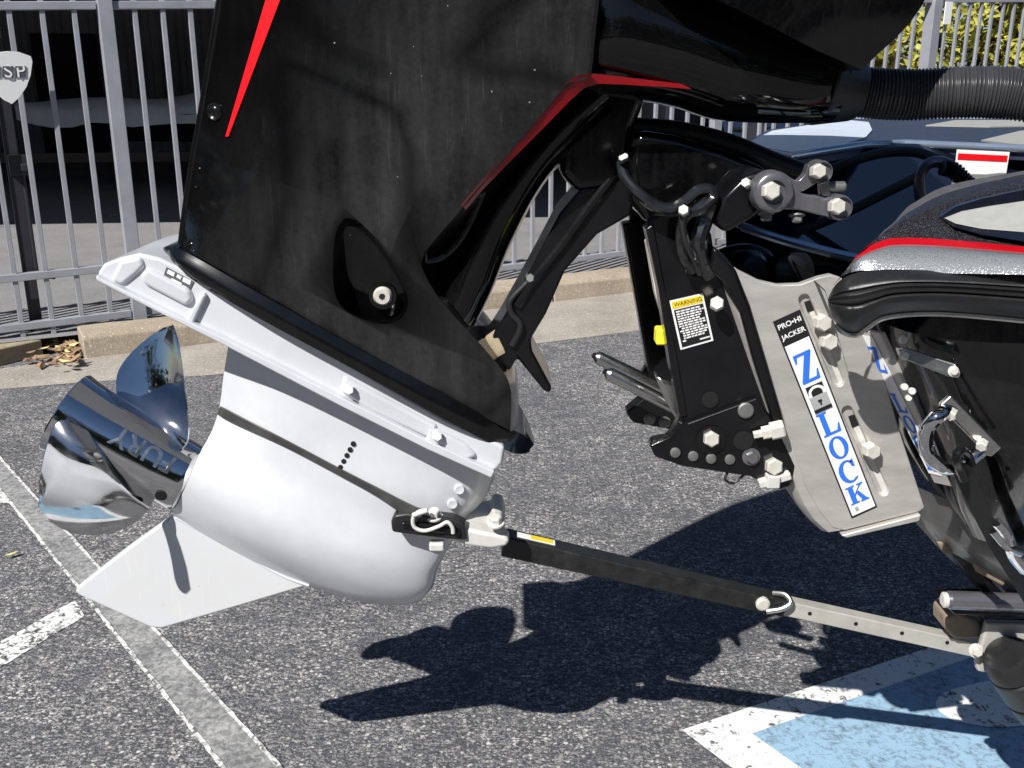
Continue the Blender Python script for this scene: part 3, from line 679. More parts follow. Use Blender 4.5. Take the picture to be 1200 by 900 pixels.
for py, xl, xr in [(y_, 264 + (160 - y_) * .294, 267.5 + (160 - y_) * .378) for y_ in range(160, -140, -20)]:
    rs.append([(xl, py, colw(xl, py) + 0.0015), (xr, py, colw(xr, py) + 0.0015)])
inlay('red_wedge', rs, M['red'], motor)
rs = [[(540, 240, .1255), (546, 246, .118)], [(560, 217, .128), (567, 221, .121)], [(590, 181, .131), (600, 187, .124)], [(620, 146, .1345), (634, 153, .128)], [(650, 110, .139), (667, 119, .132)], [(664, 96, .1425), (685, 103, .136)], [(676, 89, .1455), (698, 99, .138)], [(690, 86, .147), (708, 97, .1395)]]
inlay('red_swoosh', rs, M['dark_red'], motor)
rs = [[(690, 86, .150), (700, 98, .146)], [(730, 90, .148), (730, 99, .146)], [(780, 96, .144), (780, 102, .143)], [(835, 103, .139), (835, 106, .139)]]
inlay('red_swoosh', rs, M['dark_red'], motor)
# top cowl, above and to the right
cols = [([(290, -215), (340, -400), (440, -580), (570, -700)], 0.06), ([(430, -215), (450, -360), (520, -540), (610, -690)], 0.12), ([(610, -200), (620, -330), (650, -520), (690, -690)], 0.16),
        ([(780, -30), (790, -260), (800, -500), (780, -680)], 0.19), ([(870, 14), (930, -230), (900, -480), (840, -660)], 0.212), ([(955, 58), (1020, -170), (1000, -440), (900, -640)], 0.20), ([(1010, 82), (1088, -8), (1140, -220), (1080, -440), (940, -630)], 0.18)]
m = shell(cols, 30); m.build('top_cowl', M['gloss_black'], motor, 40)
# rigging arm of the lower cowl reaching to the hose
mb = MB(); rows = []
for (cx, cy, rv, rd, Y) in ((640, 20, 80, .10, YM - .02), (700, 34, 66, .105, YM - .045), (745, 46, 60, .105, YM - .05), (800, 62, 55, .10, YM - .055), (850, 80, 53, .095, YM - .06), (905, 93, 45, .08, YM - .065), (950, 100, 39, .068, YM - .07), (975, 102, 37, .058, YM - .07)):
    r = []
    for k in range(28):
        q = 2 * pi * k / 28; sq = lambda v: math.copysign(abs(v) ** 0.75, v)
        c = W(cx, cy, Y); zz = rv * (Y / FPX) * 1.05
        r.append(c + Vector((0.18 * zz * sq(sin(q)), -rd * sq(cos(q)), zz * sq(sin(q)))))
    rows.append(r)
rows = [list(r) for r in zip(*[cr([rw[k] for rw in rows], 40) for k in range(28)])]
mb.grid(rows, close=True); mb.add(rows[0], [list(range(28))]); mb.add(rows[-1], [list(range(28))])
mb.build('rigging_arm', M['gloss_black'], motor, 45)
mb = MB(); rows = []
for (cx, cy, rv) in ((957, 100, 40), (960, 100.5, 41), (1000, 106, 32), (1006, 107, 29)):
    r = []
    for k in range(28):
        q = 2 * pi * k / 28; c = W(cx, cy, YM - .07); zz = rv * 1.18 / FPX * 1.05
        r.append(c + Vector((0.15 * zz * sin(q), -1.35 * zz * cos(q) * (0.9 if cx > 990 else 1.2), zz * sin(q))))
    rows.append(r)
mb.grid(rows, close=True); mb.add(rows[0], [list(range(28))]); mb.add(rows[-1], [list(range(28))]); mb.build('hose_collar', M['rubber'], motor, 30, 0.002)
mb = MB(); mb.prism([W(699, 0, YM - .163), W(702, 0, YM - .163), W(693, 86, YM - .152), (W(690, 86, YM - .152))], (0, 0.012, 0)); mb.build('seam', M['trim_black'], motor, 0)
# midsection behind the lower cowl
cols = [([(500, 330), (520, 285), (560, 235), (640, 140), (700, 60)], 0.05), ([(532, 360), (550, 312), (584, 244), (646, 162), (710, 100)], 0.085), ([(550, 384), (570, 340), (598, 272), (644, 198), (716, 128)], 0.07), ([(553, 388), (576, 343), (603, 279), (648, 202), (725, 134)], 0.03)]
m = shell(cols, 30, 13); m.build('midsection', M['gloss_black'], motor, 50)
mb = MB(); mb.tube([W(592, 150, YM - .10), W(570, 215, YM - .10), W(545, 272, YM - .09), W(520, 300, YM - .085), W(498, 306, YM - .09)], 0.0045, 8, n=24); mb.build('edge_lip', M['gloss_black'], motor)
# dark fill of the swivel head under the arm
plate('swivel_head', [(690, 96), (760, 108), (752, 130), (744, 150), (742, 170), (735, 205), (720, 222), (676, 226), (656, 205), (660, 150)], YM - .06, YM + .06, M['gloss_black'], motor, 0.012, 40, 3)
# black splash ring
ring = [(189, 291), (197, 289), (212, 293), (300, 342), (400, 398), (500, 452), (598, 503), (616, 511), (625, 521), (622, 529), (608, 531), (595, 528), (540, 500), (420, 436), (300, 370), (212, 318), (200, 300)]
rc = [((189, 291), (191, 297), .03), ((197, 289), (201, 303), .06), ((215, 294), (214, 320), .09), ((300, 342), (300, 371), .112), ((400, 398), (404, 427), .116), ((500, 452), (504, 482), .112), ((570, 489), (568, 516), .095), ((604, 505), (596, 529), .07), ((618, 512), (610, 532), .045), ((626, 521), (621, 530), .02)]
rcols = [([tp_, ((tp_[0] + bt_[0]) / 2 - 3, (tp_[1] + bt_[1]) / 2 + 2), bt_], [w_ - .006, w_, w_ - .004]) for tp_, bt_, w_ in rc]
shell(rcols, 7, 40).build('splash_ring', M['trim_black'], motor, 60)
# white flange casting
fl_o = [(112, 322), (121, 309), (140, 302), (162, 297), (186, 302), (215, 316), (300, 366), (420, 432), (520, 490), (592, 524), (589, 543), (576, 559), (500, 524), (400, 474), (262, 402), (180, 361)]
flange = plate('anti_ventilation_plate', fl_o, YM - .088, YM + .088, M['white_paint'], motor, 0.005, 40, 3)
lip = [(112, 322), (116, 325), (190, 362), (262, 396), (400, 466), (500, 516), (580, 553), (576, 561), (500, 527), (400, 477), (262, 405), (180, 364), (112, 329)]
plate('plate_lip', lip, YM - .100, YM + .100, M['white_paint'], flange, 0.003, 40)
def pad(name, pts, y0, y1, mt, par, bev): return plate(name, pts, y0, y1, mt, par, bev, 40, 3)
pad('moulded_rib', [(163, 322), (172, 314), (222, 340), (226, 352), (218, 360), (166, 333)], YM - .095, YM - .08, M['white_paint'], flange, 0.006)
pad('moulded_rib', [(236, 343), (242, 346), (226, 380), (217, 376)], YM - .095, YM - .08, M['white_paint'], flange, 0.004)
pad('moulded_rib', [(140, 305), (164, 300), (170, 312), (160, 322), (143, 336), (128, 328)], YM - .093, YM - .08, M['white_paint'], flange, 0.006)
pad('moulded_rib', [(402, 440), (424, 452), (514, 500), (505, 516), (425, 478), (398, 460)], YM - .094, YM - .08, M['white_paint'], flange, 0.006)
pad('moulded_rib', [(500, 497), (545, 520), (560, 536), (548, 540), (498, 516)], YM - .095, YM - .08, M['white_paint'], flange, 0.006)
for px, py in ((410, 457), (513, 511)): bolt('flange_bolt', W(px, py, YM - .094), (0.05, -1, 0.3), 0.0066, 0.010, M['silver'], flange, washer=False)
# plate sticker
dk = pad('trim_sticker', [(195, 313), (227, 330), (220, 345), (190, 328)], YM - .0893, YM - .0885, M['sign_grey'], flange, 0)
for (x0, y0, x1, y1, hh) in ((197, 318, 205, 322, 4.5), (208, 323, 213, 326, 3.5), (215, 327, 224, 331.5, 5), (194, 325, 199, 328, 2.5), (201, 328, 213, 334, 4), (214, 336, 219, 338.5, 4)):
    pad('sticker_print', [(x0, y0 - hh / 2), (x1, y1 - hh / 2), (x1 - 1.5, y1 + hh / 2), (x0 - 1.5, y0 + hh / 2)], YM - .0899, YM - .0893, M['white_print'], dk, 0)
# gearcase: strut flowing into the torpedo
rows = [([(268, 402), (340, 440), (420, 480), (500, 520), (560, 549), (580, 560)], [.012, .040, .050, .050, .040, .004]),
        ([(262, 440), (330, 477), (405, 515), (485, 553), (545, 580), (567, 585)], [.012, .040, .050, .050, .040, .004]),
        ([(257, 478), (320, 512), (395, 550), (475, 588), (528, 612), (547, 607)], [.012, .041, .052, .052, .038, .004]),
        ([(247, 508), (310, 545), (380, 578), (460, 612), (522, 635), (537, 620)], [.018, .044, .053, .052, .036, .004]),
        ([(236, 528), (300, 570), (370, 602), (445, 632), (512, 652), (528, 637)], [.034, .055, .060, .057, .036, .004]),
        ([(222, 560), (285, 596), (355, 628), (430, 655), (500, 672), (518, 656)], [.050, .063, .067, .062, .038, .004]),
        ([(211, 584), (275, 621), (345, 652), (428, 682), (497, 690), (512, 670)], [.040, .054, .058, .052, .032, .004]),
        ([(204, 600), (268, 637), (335, 668), (422, 698), (488, 702), (508, 686)], [.020, .030, .033, .030, .022, .004]),
        ([(202, 606), (265, 642), (330, 674), (419, 704), (482, 708), (504, 692)], [.004, .005, .005, .005, .005, .002])]
P = [[W(x, y, YM - a) for (x, y), a in zip(p, ws)] for p, ws in rows]
P = [cr(r, 26) for r in P]; P = [list(c) for c in zip(*[cr(list(c), 41) for c in zip(*P)])]
far = [[Vector((p.x, 2 * YM - p.y, p.z)) for p in r] for r in P]
mb = MB(); mb.grid(P); mb.grid(far); mb.grid([P[0], far[0]]); mb.grid([P[-1], far[-1]]); mb.grid([[r[0] for r in P], [r[0] for r in far]]); mb.grid([[r[-1] for r in P], [r[-1] for r in far]])
gear = mb.build('gearcase', M['white_paint'], motor, 55)
for k in range(5):
    c = W(414 - 3.7 * k, 520 + 6.8 * k, YM - .0512); mb = MB(); mb.lathe(c, (0, -1, 0), [(-.004, .0034), (0.0012, .0034), (0.0013, .002)], 12); mb.build('vent_hole', M['hole'], gear)
for px, py in ((538, 573), (530, 590)):
    mb = MB(); mb.lathe(W(px, py, YM - .044), (0.2, -1, 0), [(0, .007), (0.003, .007), (.004, .006), (.0035, .003)], 16); mb.build('gearcase_screw', M['silver'], gear)
# skeg
sk_ = [(212, 596), (203, 604), (150, 642), (92, 687), (87, 693), (92, 698), (176, 736), (190, 737), (280, 711), (364, 686), (330, 668), (268, 634)]
mb = MB(); n_ = len(sk_); a = poly(sk_, YM - .009)
mb.prism(a, (0, 0.018, 0)); mb.build('skeg', M['skeg'], gear, 30, 0.004, 3)
mb = MB(); mb.tube([W(x, y, YM - .0092) for x, y in [(206, 606), (268, 640), (330, 674), (362, 686)]], 0.0022, 8, n=20); mb.build('skeg_seam', M['silver'], gear)
# propeller
gend = W(222, 562, YM); ea = (W(222 - 87, 562 - 47, YM) - gend).normalized(); eu = Vector((-ea.z * -1, 0, -ea.x)); eu = Vector((ea.z, 0, -ea.x))
if eu.z < 0: eu = -eu
ew = Vector((0, -1, 0))
prop = MB(); prop.lathe(gend - ea * 0.004, ea, [(0, .042), (0.004, .047), (0.012, .0485), (.05, .050), (.09, .0515), (.14, .053), (.175, .057), (.187, .0592), (.189, .0575), (.165, .050), (.04, .045)], 48)
prop = prop.build('propeller', M['chrome'], motor, 50)
def blade(psi0):
    R = 0.173; P_ = 0.62; nr, ns = 16, 15; rows = []
    for i in range(nr):
        u = i / (nr - 1); r = 0.040 + (R - 0.040) * u
        le = 0.060 + 0.038 * sin(pi * min(1, u * 1.05) * 0.62); te = 0.052 + 0.046 * sin(pi * min(1, u) * 0.62)
        shape = (max(0.0, 1 - max(0, (u - 0.28) / 0.72) ** 1.9)) ** 0.72
        le *= shape; te *= shape
        th = math.atan(P_ / (2 * pi * max(r, .06))); row = []
        for j in range(ns):
            s = -te + (le + te) * j / (ns - 1)
            cup = 0.16 * (max(0, -s - te * 0.45)) 
            phi = psi0 + s * cos(th) / max(r, .05); ax = 0.078 - s * sin(th) + 0.34 * (r - 0.04) + cup
            rad = eu * cos(phi) + ew * sin(phi)
            row.append((gend + ea * ax + rad * r, rad))
        rows.append(row)
    f = [[p for p, _ in r] for r in rows]; mb = MB(); g = []
    for i, r in enumerate(rows):
        u = i / (nr - 1); t = 0.0075 * (1 - u) + 0.0016; gr = []
        for j, (p, rad) in enumerate(r):
            e = 1 - abs(2 * j / (ns - 1) - 1) ** 3
            a_ = rows[i][min(j + 1, ns - 1)][0] - rows[i][max(j - 1, 0)][0]; b_ = rows[min(i + 1, nr - 1)][j][0] - rows[max(i - 1, 0)][j][0]
            nn = a_.cross(b_); nn = nn.normalized() if nn.length > 1e-9 else ea
            gr.append(p + nn * t * (0.25 + 0.75 * e))
        g.append(gr)
    mb.grid(f); mb.grid(g)
    for a_, b_ in ((f[-1], g[-1]), ([r[0] for r in f], [r[0] for r in g]), ([r[-1] for r in f], [r[-1] for r in g]), (f[0], g[0])): mb.grid([a_, b_])
    return mb.build('blade', M['chrome'], prop, 60)
PSI = -18
for k in range(3): blade(radians(PSI + 120 * k))
mb = MB(); mb.lathe(W(189, 580, YM - .046), (0.05, -1, -.35), [(0, .008), (.0022, .008), (.0024, .006)], 18); mb.build('vent_hole', M['hole'], prop)
# raised lettering round the hub, upside down as it reads from the boat
txt = lettering('FURY', 'hub_lettering', Vector((0, 0, 0)), Vector((1, 0, 0)), Vector((0, 1, 0)), Vector((0, 0, 1)), 0.037, M['brushed'], prop, 0.0, bold=0.01)
for v in txt.data.vertices:
    ax = 0.022 + v.co.x * 1.0; ang = radians(58) - (v.co.y - 0.014) * -1 / 0.05 * 0.9; r_ = 0.0507 + ax * 0.05
    rad = eu * cos(ang) + ew * sin(ang); v.co = gend + ea * ax + rad * r_
txt.modifiers.new('s', 'SOLIDIFY').thickness = 0.005
# swivel bracket
sw = [(706, 214), (722, 203), (748, 214), (740, 252), (700, 275), (662, 318), (640, 368), (622, 398), (624, 412), (647, 455), (644, 462), (637, 458), (606, 420), (597, 436), (584, 424), (570, 404), (586, 379), (607, 342), (634, 292), (656, 250), (680, 222)]
plate('swivel_bracket', sw, YM - .055, YM + .045, M['satin_black'], motor, 0.007, 40, 3)
mb = MB(); mb.tube([W(716, 210, YM - .055), W(690, 244, YM - .055), W(655, 292, YM - .055), W(624, 330, YM - .055), W(606, 358, YM - .055)], 0.007, 10, n=20); mb.build('bracket_edge', M['satin_black'], motor)
mb = MB(); mb.tube([W(618, 330, YM - .058), W(598, 352, YM - .06), W(600, 368, YM - .06), W(610, 382, YM - .06), W(600, 405, YM - .058)], 0.004, 8, n=24); mb.build('hose', M['rubber'], motor)
bolt('bracket_bolt', W(624, 326, YM - .05), (-.3, -1, .2), 0.006, 0.012, M['bolt_dark'], motor)
mb = MB(); mb.lathe(W(588, 412, YM - .04), (-.5, 0, .85), [(0, .016), (.02, .017), (.03, .012)], 16); mb.build('worn_bushing', M['stone'], motor)
# upper dark tilt housing
plate('tilt_housing', [(738, 172), (748, 152), (790, 158), (850, 176), (905, 200), (890, 236), (850, 262), (800, 268), (756, 262), (738, 235)], YM - .085, YM + .10, M['gloss_black'], motor, 0.012, 40, 3)
mb = MB(); mb.tube([W(735, 150, YM - .03), W(790, 154, YM - .03), W(850, 168, YM - .03), W(905, 190, YM - .03), W(945, 205, YM - .04)], 0.013, 14, n=24); mb.build('steering_hose', M['rubber'], motor)
# clamp bracket (near) and its far twin
near = [(757, 268), (762, 258), (772, 251), (800, 250), (824, 258), (834, 275), (838, 300), (856, 312), (870, 340), (888, 395), (906, 452), (934, 545), (926, 570), (912, 574), (880, 558), (800, 546), (768, 535), (761, 522), (766, 517), (783, 514), (792, 500), (797, 488), (786, 430), (772, 340)]
YB = 1.115
clamp = plate('clamp_bracket', near, YB, YB + .022, M['satin_black'], motor, 0.004, 35, 3)
rib = [(836, 288), (850, 300), (864, 318), (880, 358), (900, 425), (916, 480), (922, 505), (912, 512), (902, 480), (884, 425), (868, 368), (846, 330), (832, 318)]
plate('bracket_rib', rib, YB - .018, YB + .004, M['satin_black'], clamp, 0.007, 40, 3)
foot = [(761, 522), (784, 513), (798, 494), (806, 496), (888, 466), (902, 486), (934, 546), (926, 571), (912, 575), (880, 559), (800, 547), (768, 536)]
plate('bracket_foot', foot, YB - .008, YB + .003, M['satin_black'], clamp, 0.003, 35)
plate('bracket_edge', [(757, 268), (766, 262), (780, 340), (806, 488), (797, 490), (786, 430), (772, 340)], YB - .003, YB + .03, M['satin_black'], clamp, 0.002)
far_b = [(764, 258), (800, 250), (836, 290), (870, 340), (906, 452), (934, 545), (912, 574), (800, 546), (768, 535), (761, 522), (783, 514), (797, 488)]
F2 = poly(far_b, YB); mb = MB(); mb.prism([p + Vector((0, 0.262, 0)) for p in F2], (0, 0.022, 0)); mb.build('clamp_bracket', M['satin_black'], motor, 30, 0.004)
mb = MB(); a = [W(x, y, 1.36) for x, y in [(729, 262), (757, 258), (800, 470), (768, 482)]]; mb.prism(a, (0, 0.03, 0)); mb.build('bracket_web', M['satin_black'], motor, 30, 0.004)
mb = MB(); a = [W(x, y, 1.33) for x, y in [(733, 484), (760, 462), (800, 480), (800, 500), (785, 504), (742, 496)]]; mb.prism(a, (0, 0.03, 0)); ff = mb.build('bracket_foot', M['satin_black'], motor, 30, 0.004)
for px, py in ((761, 491), (779, 495)): bolt('foot_bolt', W(px, py, 1.328), (0, -1, .1), .006, .004, M['bolt_dark'], ff, hexa=False)
for px, py in ((791, 530), (812, 534), (833, 537), (855, 538)): bolt('foot_hole', W(px, py, YB - .008), (0, -1, .1), .0062, .003, M['bolt_dark'], clamp, washer=False, hexa=False)
bolt('pivot_bolt', W(832, 513, YB - .008), (0.05, -1, .15), .0098, .012, M['bolt'], clamp, washer=False)
mb = MB(); mb.lathe(W(833, 515, YB - .0083), (0, -1, 0), [(0, .018), (.002, .018), (.0022, .014)], 24); mb.build('bolt_seat', M['trim_black'], clamp, 40)
bolt('pivot_bolt', W(905, 545, YB - .008), (0.05, -1, .15), .0105, .012, M['bolt'], clamp, washer=False)
bolt('foot_bolt', W(873, 480, YB - .006), (0, -1, .1), .0095, .006, M['bolt_dark'], clamp, washer=False, hexa=False)
bolt('foot_bolt', W(880, 535, YB - .008), (0, -1, .1), .0075, .008, M['cast_grey'], clamp)
bolt('bracket_bolt', W(840, 357, YB - .016), (-0.2, -1, .35), .0085, .016, M['bolt'], clamp, washer=False)
mb = MB(); mb.lathe(W(832, 468, YB - .001), (0, -1, 0), [(0, .010), (.0015, .010), (.0016, .006)], 18); mb.build('bracket_hole', M['hole'], clamp)
mb = MB(); mb.lathe(W(871, 516, YB - .0085), (0, -1, 0), [(0, .012), (.0015, .012), (.0016, .009)], 18); mb.build('bracket_hole', M['hole'], clamp)
mb = MB(); mb.lathe(W(883, 510, YB - .018), Vector((1, -.1, .28)), [(0, .005), (.010, .005), (.0102, .0085), (.020, .0085), (.0202, .0115), (.034, .0115), (.036, .010)], 6); mb.build('jam_bolt', M['bolt'], clamp, 25)
mb = MB(); obar(mb, W(889, 567, YB - .012), W(926, 556, YB - .012), .006, .005); mb.box(W(905, 563, YB - .014), (.008, .008, .008)); mb.build('anode', M['cast_white'], clamp, 30, .002)
mb = MB(); mb.tube([W(853, 552, YB), W(850, 562, YB - .005), W(860, 566, YB), W(872, 556, YB)], .0016, 6, n=16); mb.build('wire_loop', M['rubber'], clamp)
# warning label
def label_frame(c4, Y, off):                     # corners TL, TR, BR, BL on a plane
    tl, tr, br, bl = [W(x, y, Y - off) for x, y in c4]
    return lambda u, v, o=0.0: (tl.lerp(tr, u)).lerp(bl.lerp(br, u), v) + Vector((0, -o, 0))
LF = label_frame([(784.5, 352.5), (823.5, 343.5), (836, 399), (797.5, 410)], YB, .0002)
def lq(mb, F, u0, v0, u1, v1, o): mb.prism([F(u0, v1, o), F(u1, v1, o), F(u1, v0, o), F(u0, v0, o)], (0, .0004, 0))
mb = MB(); lq(mb, LF, 0, 0, 1, 1, .0004); wl = mb.build('warning_label', M['white_print'], clamp, 0)
mb = MB(); lq(mb, LF, .06, .20, .94, .96, .0008); mb.build('label_panel', M['black_print'], wl, 0)
mb = MB(); lq(mb, LF, .04, .035, .96, .17, .0008); mb.build('label_header', M['yellow'], wl, 0)
ex = (LF(1, 0) - LF(0, 0)).normalized(); ey = (LF(0, 0) - LF(0, 1)).normalized()
lettering('WARNING', 'header_lettering', LF(.52, .105), ex, ey, Vector((0, -1, 0)), .0068, M['black_print'], wl, .0011, center=True)
mb = MB(); rnd = random.Random(5)
for k in range(13):
    v = .23 + .05 * k; u = .11 + (.06 if k in (7, 9, 10, 11) else 0); end = .93 - rnd.uniform(0, .16)
    if k == 12: u = .12; end = .22
    while u < end:
        l_ = rnd.uniform(.05, .14); lq(mb, LF, u, v, min(u + l_, end), v + .028, .0013); u += l_ + .025
lq(mb, LF, .62, .88, .92, .905, .0013)
mb.build('label_lines', M['white_print'], wl, 0)
# pale strip, clip and cables around the bracket
mb = MB(); a = [W(x, y, YB + .06) for x, y in [(757, 283), (762, 281), (778, 345), (790, 395), (780, 385), (768, 345)]]; mb.prism(a, (0, .02, 0)); mb.build('side_strip', M['cast_white'], clamp, 30, .002)
mb = MB(); mb.box(W(774, 393, YB + .035), (.0065, .012, .010)); mb.build('yellow_clip', M['bright_yellow'], clamp, 30, .003)
plate('trim_ram', [(768, 440), (800, 452), (812, 488), (796, 498), (780, 470)], YB + .03, YB + .06, M['brushed'], motor, .006)
for (a, b, Y, r) in (((697, 417), (792, 463), 1.245, .0088), ((710, 436), (800, 482), 1.185, .0086)):
    mb = MB(); A = W(*a, Y); B = W(*b, Y); d = (B - A).normalized()
    mb.lathe(A, d, [(0, r * .55), (.004, r * .95), (.006, r), ((B - A).length, r)], 20); mb.build('trim_rod', M['brushed'], motor, 40)
    mb = MB(); mb.lathe(A + d * .0005, -d, [(0, r * .5), (.004, r * .35)], 12); mb.build('rod_tip', M['satin_black'], motor)
for pts, r in (([(728, 190, 1.11), (732, 208, 1.10), (748, 226, 1.09), (768, 240, 1.09), (786, 244, 1.09), (802, 236, 1.09), (818, 223, 1.09), (832, 222, 1.09), (836, 232, 1.09), (820, 246, 1.085), (800, 250, 1.085)], .0062),
               ([(734, 205, 1.115), (752, 232, 1.10), (776, 246, 1.10), (800, 240, 1.10), (815, 232, 1.10), (826, 236, 1.09), (812, 248, 1.085), (802, 258, 1.085), (797, 275, 1.085), (800, 300, 1.085), (812, 318, 1.095)], .0052),
               ([(806, 244, 1.08), (800, 258, 1.08), (803, 282, 1.08), (812, 302, 1.085), (820, 320, 1.10)], .0045),
               ([(832, 238, 1.10), (824, 262, 1.10), (818, 282, 1.095), (820, 304, 1.10), (830, 322, 1.11)], .010)):
    mb = MB(); mb.tube([W(*p) for p in pts], r, 10, n=60); mb.build('cable', M['cable'], motor)
for px, py in ((729, 188), (733, 186)): bolt('cable_end', W(px, py, 1.10), (-.2, -1, .5), .004, .008, M['bolt_dark'], motor, washer=False)
bolt('cable_clamp_bolt', W(801, 248, 1.075), (-.2, -1, .4), .006, .009, M['bolt'], motor, washer=False)
mb = MB(); mb.lathe(W(815, 316, YB - .002), (0, -1, .3), [(0, .012), (.003, .012), (.004, .009), (.001, .008)], 20); mb.build('cable_grommet', M['rubber'], motor)
# steering cylinder block and cast tie link
YL = 1.07
plate('steering_block', [(838, 262), (846, 232), (872, 206), (896, 198), (915, 214), (905, 240), (880, 258), (850, 275)], YL + .02, YL + .10, M['satin_black'], motor, .008, 40, 3)
def link_arm(pts, w_, Y, th): 
    c = cr([Vector((x, y, 0)) for x, y, _ in pts], 24); ww = cr([Vector((p[2], 0, 0)) for p in pts], 24); L_, R_ = [], []
    for i, p in enumerate(c):
        t = (c[min(i + 1, 23)] - c[max(i - 1, 0)]).normalized(); n_ = Vector((-t.y, t.x, 0)); L_.append(p + n_ * ww[i].x); R_.append(p - n_ * ww[i].x)
    return [W(p.x, p.y, Y) for p in L_ + R_[::-1]]
mb = MB(); mb.prism(link_arm([(903, 224, 20), (920, 231, 15), (940, 237, 10), (960, 241, 11), (980, 243, 13)], 0, YL - .006, .016), (0, .016, 0)); link = mb.build('tie_link', M['cast_grey'], motor, 40, .004, 3)
mb = MB(); mb.prism(link_arm([(912, 212, 11), (934, 219, 7), (948, 211, 8), (957, 200, 12)], 0, YL - .002, .014), (0, .014, 0)); mb.build('link_arm', M['cast_grey'], link, 40, .004, 3)
mb = MB(); mb.prism(link_arm([(957, 200, 9), (966, 212, 6), (968, 226, 6), (975, 240, 8)], 0, YL - .002, .012), (0, .012, 0)); mb.build('link_arm', M['cast_grey'], link, 40, .004, 3)
for px, py, r0, r1 in ((901, 224, .0225, .0098), (978, 242, .0138, .0088), (956, 201, .0125, .0080)):
    mb = MB(); mb.lathe(W(px, py, YL + .010), (0, -1, 0.05), [(0, r0 * 1.02), (.017, r0), (.022, r0 * .93), (.024, r0 * .82), (.0242, r1 * 1.3), (.020, r1 * 1.25)], 32); mb.build('link_eye', M['cast_grey'], link, 40)
    bolt('link_bolt', W(px, py, YL - .012), (0.1, -1, .12), r1, .012, M['bolt'], link, washer=False)
mb = MB(); mb.lathe(W(965, 219, YL + .004), Vector((1, 0, 0)), [(0, .006), (.022, .006), (.024, .004)], 14); mb.build('link_stud', M['bolt_dark'], link)
bolt('link_nut', W(877, 216, YL + .006), (-.6, -1, .3), .0055, .012, M['bolt'], link, washer=False)
for px, py in ((898, 249), (934, 251)): bolt('link_nut', W(px, py, YL + .006), (0, -.3, -1), .006, .009, M['bolt_dark'], link)
# ------------------------------------------------------------------ jack plate
YJ = 1.105
jack = thing('jack_plate', W(960, 470, YJ), 'aluminium jack plate with a blue lettered decal between motor and hull', 'jack plate')
jp = [(854, 311), (868, 318), (890, 329), (912, 334), (938, 333), (960, 325), (974, 322), (987, 326), (1003, 350), (1030, 420), (1056, 510), (1084, 595), (1078, 600), (990, 622), (976, 619), (960, 600), (944, 572), (925, 510), (900, 440), (876, 370)]
def slot(x0, y0, x1, y1, r):
    a = atan2(y1 - y0, x1 - x0); o = []
    for k in range(9): q = a + pi / 2 + pi * k / 8; o.append((x0 + r * cos(q), y0 + r * sin(q)))
    for k in range(9): q = a - pi / 2 + pi * k / 8; o.append((x1 + r * cos(q), y1 + r * sin(q)))
    return o
side = plate('side_plate', jp, YJ, YJ + .012, M['alu'], jack, .0025, 30, 2)
cutm = MB()
for s_ in ((949, 356, 989, 452, 6.5), (1000, 489, 1042, 582, 6.5)):
    pts = slot(*s_); cutm.prism(poly(pts, YJ - .02), (0, .026, 0))
cut = cutm.build('cutter', M['alu'], None, 0)
side.modifiers.clear(); bo = side.modifiers.new('b', 'BOOLEAN'); bo.object = cut; bo.operation = 'DIFFERENCE'; bo.solver = 'EXACT'
bpy.context.view_layer.update(); me = bpy.data.meshes.new_from_object(side.evaluated_get(bpy.context.evaluated_depsgraph_get()))
side.modifiers.clear()
if len(me.polygons) > 20: side.data = me
bpy.data.objects.remove(cut)
bv = side.modifiers.new('bevel', 'BEVEL'); bv.width = .002; bv.segments = 2; bv.limit_method = 'ANGLE'; bv.angle_limit = radians(35); bv.harden_normals = True
# flange bent back along the motor side and closing bottom lip
fp = cr([W(x, y, YJ + .006) for x, y in [(858, 314), (877, 370), (901, 440), (926, 510), (945, 572), (962, 602), (980, 619)]], 30)
mb = MB(); rows = []
for p in fp:
    rows.append([p + Vector((0.004, -.0055, 0.0)), p + Vector((-.010, -.003, -.004)), p + Vector((-.016, .006, -.006)), p + Vector((-.018, .03, -.006)), p + Vector((-.018, .10, -.006)), p + Vector((-.008, .10, -.003)), p + Vector((-.006, .012, -.001)), p + Vector((.004, .005, 0))])
mb.grid(rows); mb.add(rows[0], [list(range(8))]); mb.add(rows[-1], [list(range(8))]); mb.build('bent_flange', M['alu'], jack, 40)
plate('bottom_lip', [(1080, 603), (1000, 624), (986, 628), (992, 631), (1078, 611)], YJ - .006, YJ + .12, M['alu'], jack, .002)
plate('side_plate', jp, YJ + .25, YJ + .262, M['alu'], jack, .0025)
plate('motor_plate', [(850, 335), (862, 332), (940, 560), (930, 566)], YJ + .02, YJ + .25, M['satin_black'], jack, .003)
for px, py in ((961, 377), (968, 399), (1018, 526)):
    bolt('plate_bolt', W(px, py, YJ - .001), (0.05, -1, .1), .0098, .016, M['bolt'], jack, washer=False)
for (x0, y0, x1, y1) in ((952, 362, 988, 448), (1004, 498, 1041, 580)):
    mb = MB(); A = W(x0, y0, YJ + .0058); B = W(x1, y1, YJ + .0058); obar(mb, A, B, .0006, .0048); mb.build('slot_backing', M['cast_white'], jack, 0)
for x0, y0, x1, y1 in ((949, 356, 951, 361), (1000.5, 490, 1003, 496)):
    mb = MB(); obar(mb, W(x0 - 1, y0 - 4, YJ + .0054), W(x1 + 1, y1 + 3, YJ + .0054), .0009, .0058); mb.build('slot_opening', M['hole'], jack, 0)
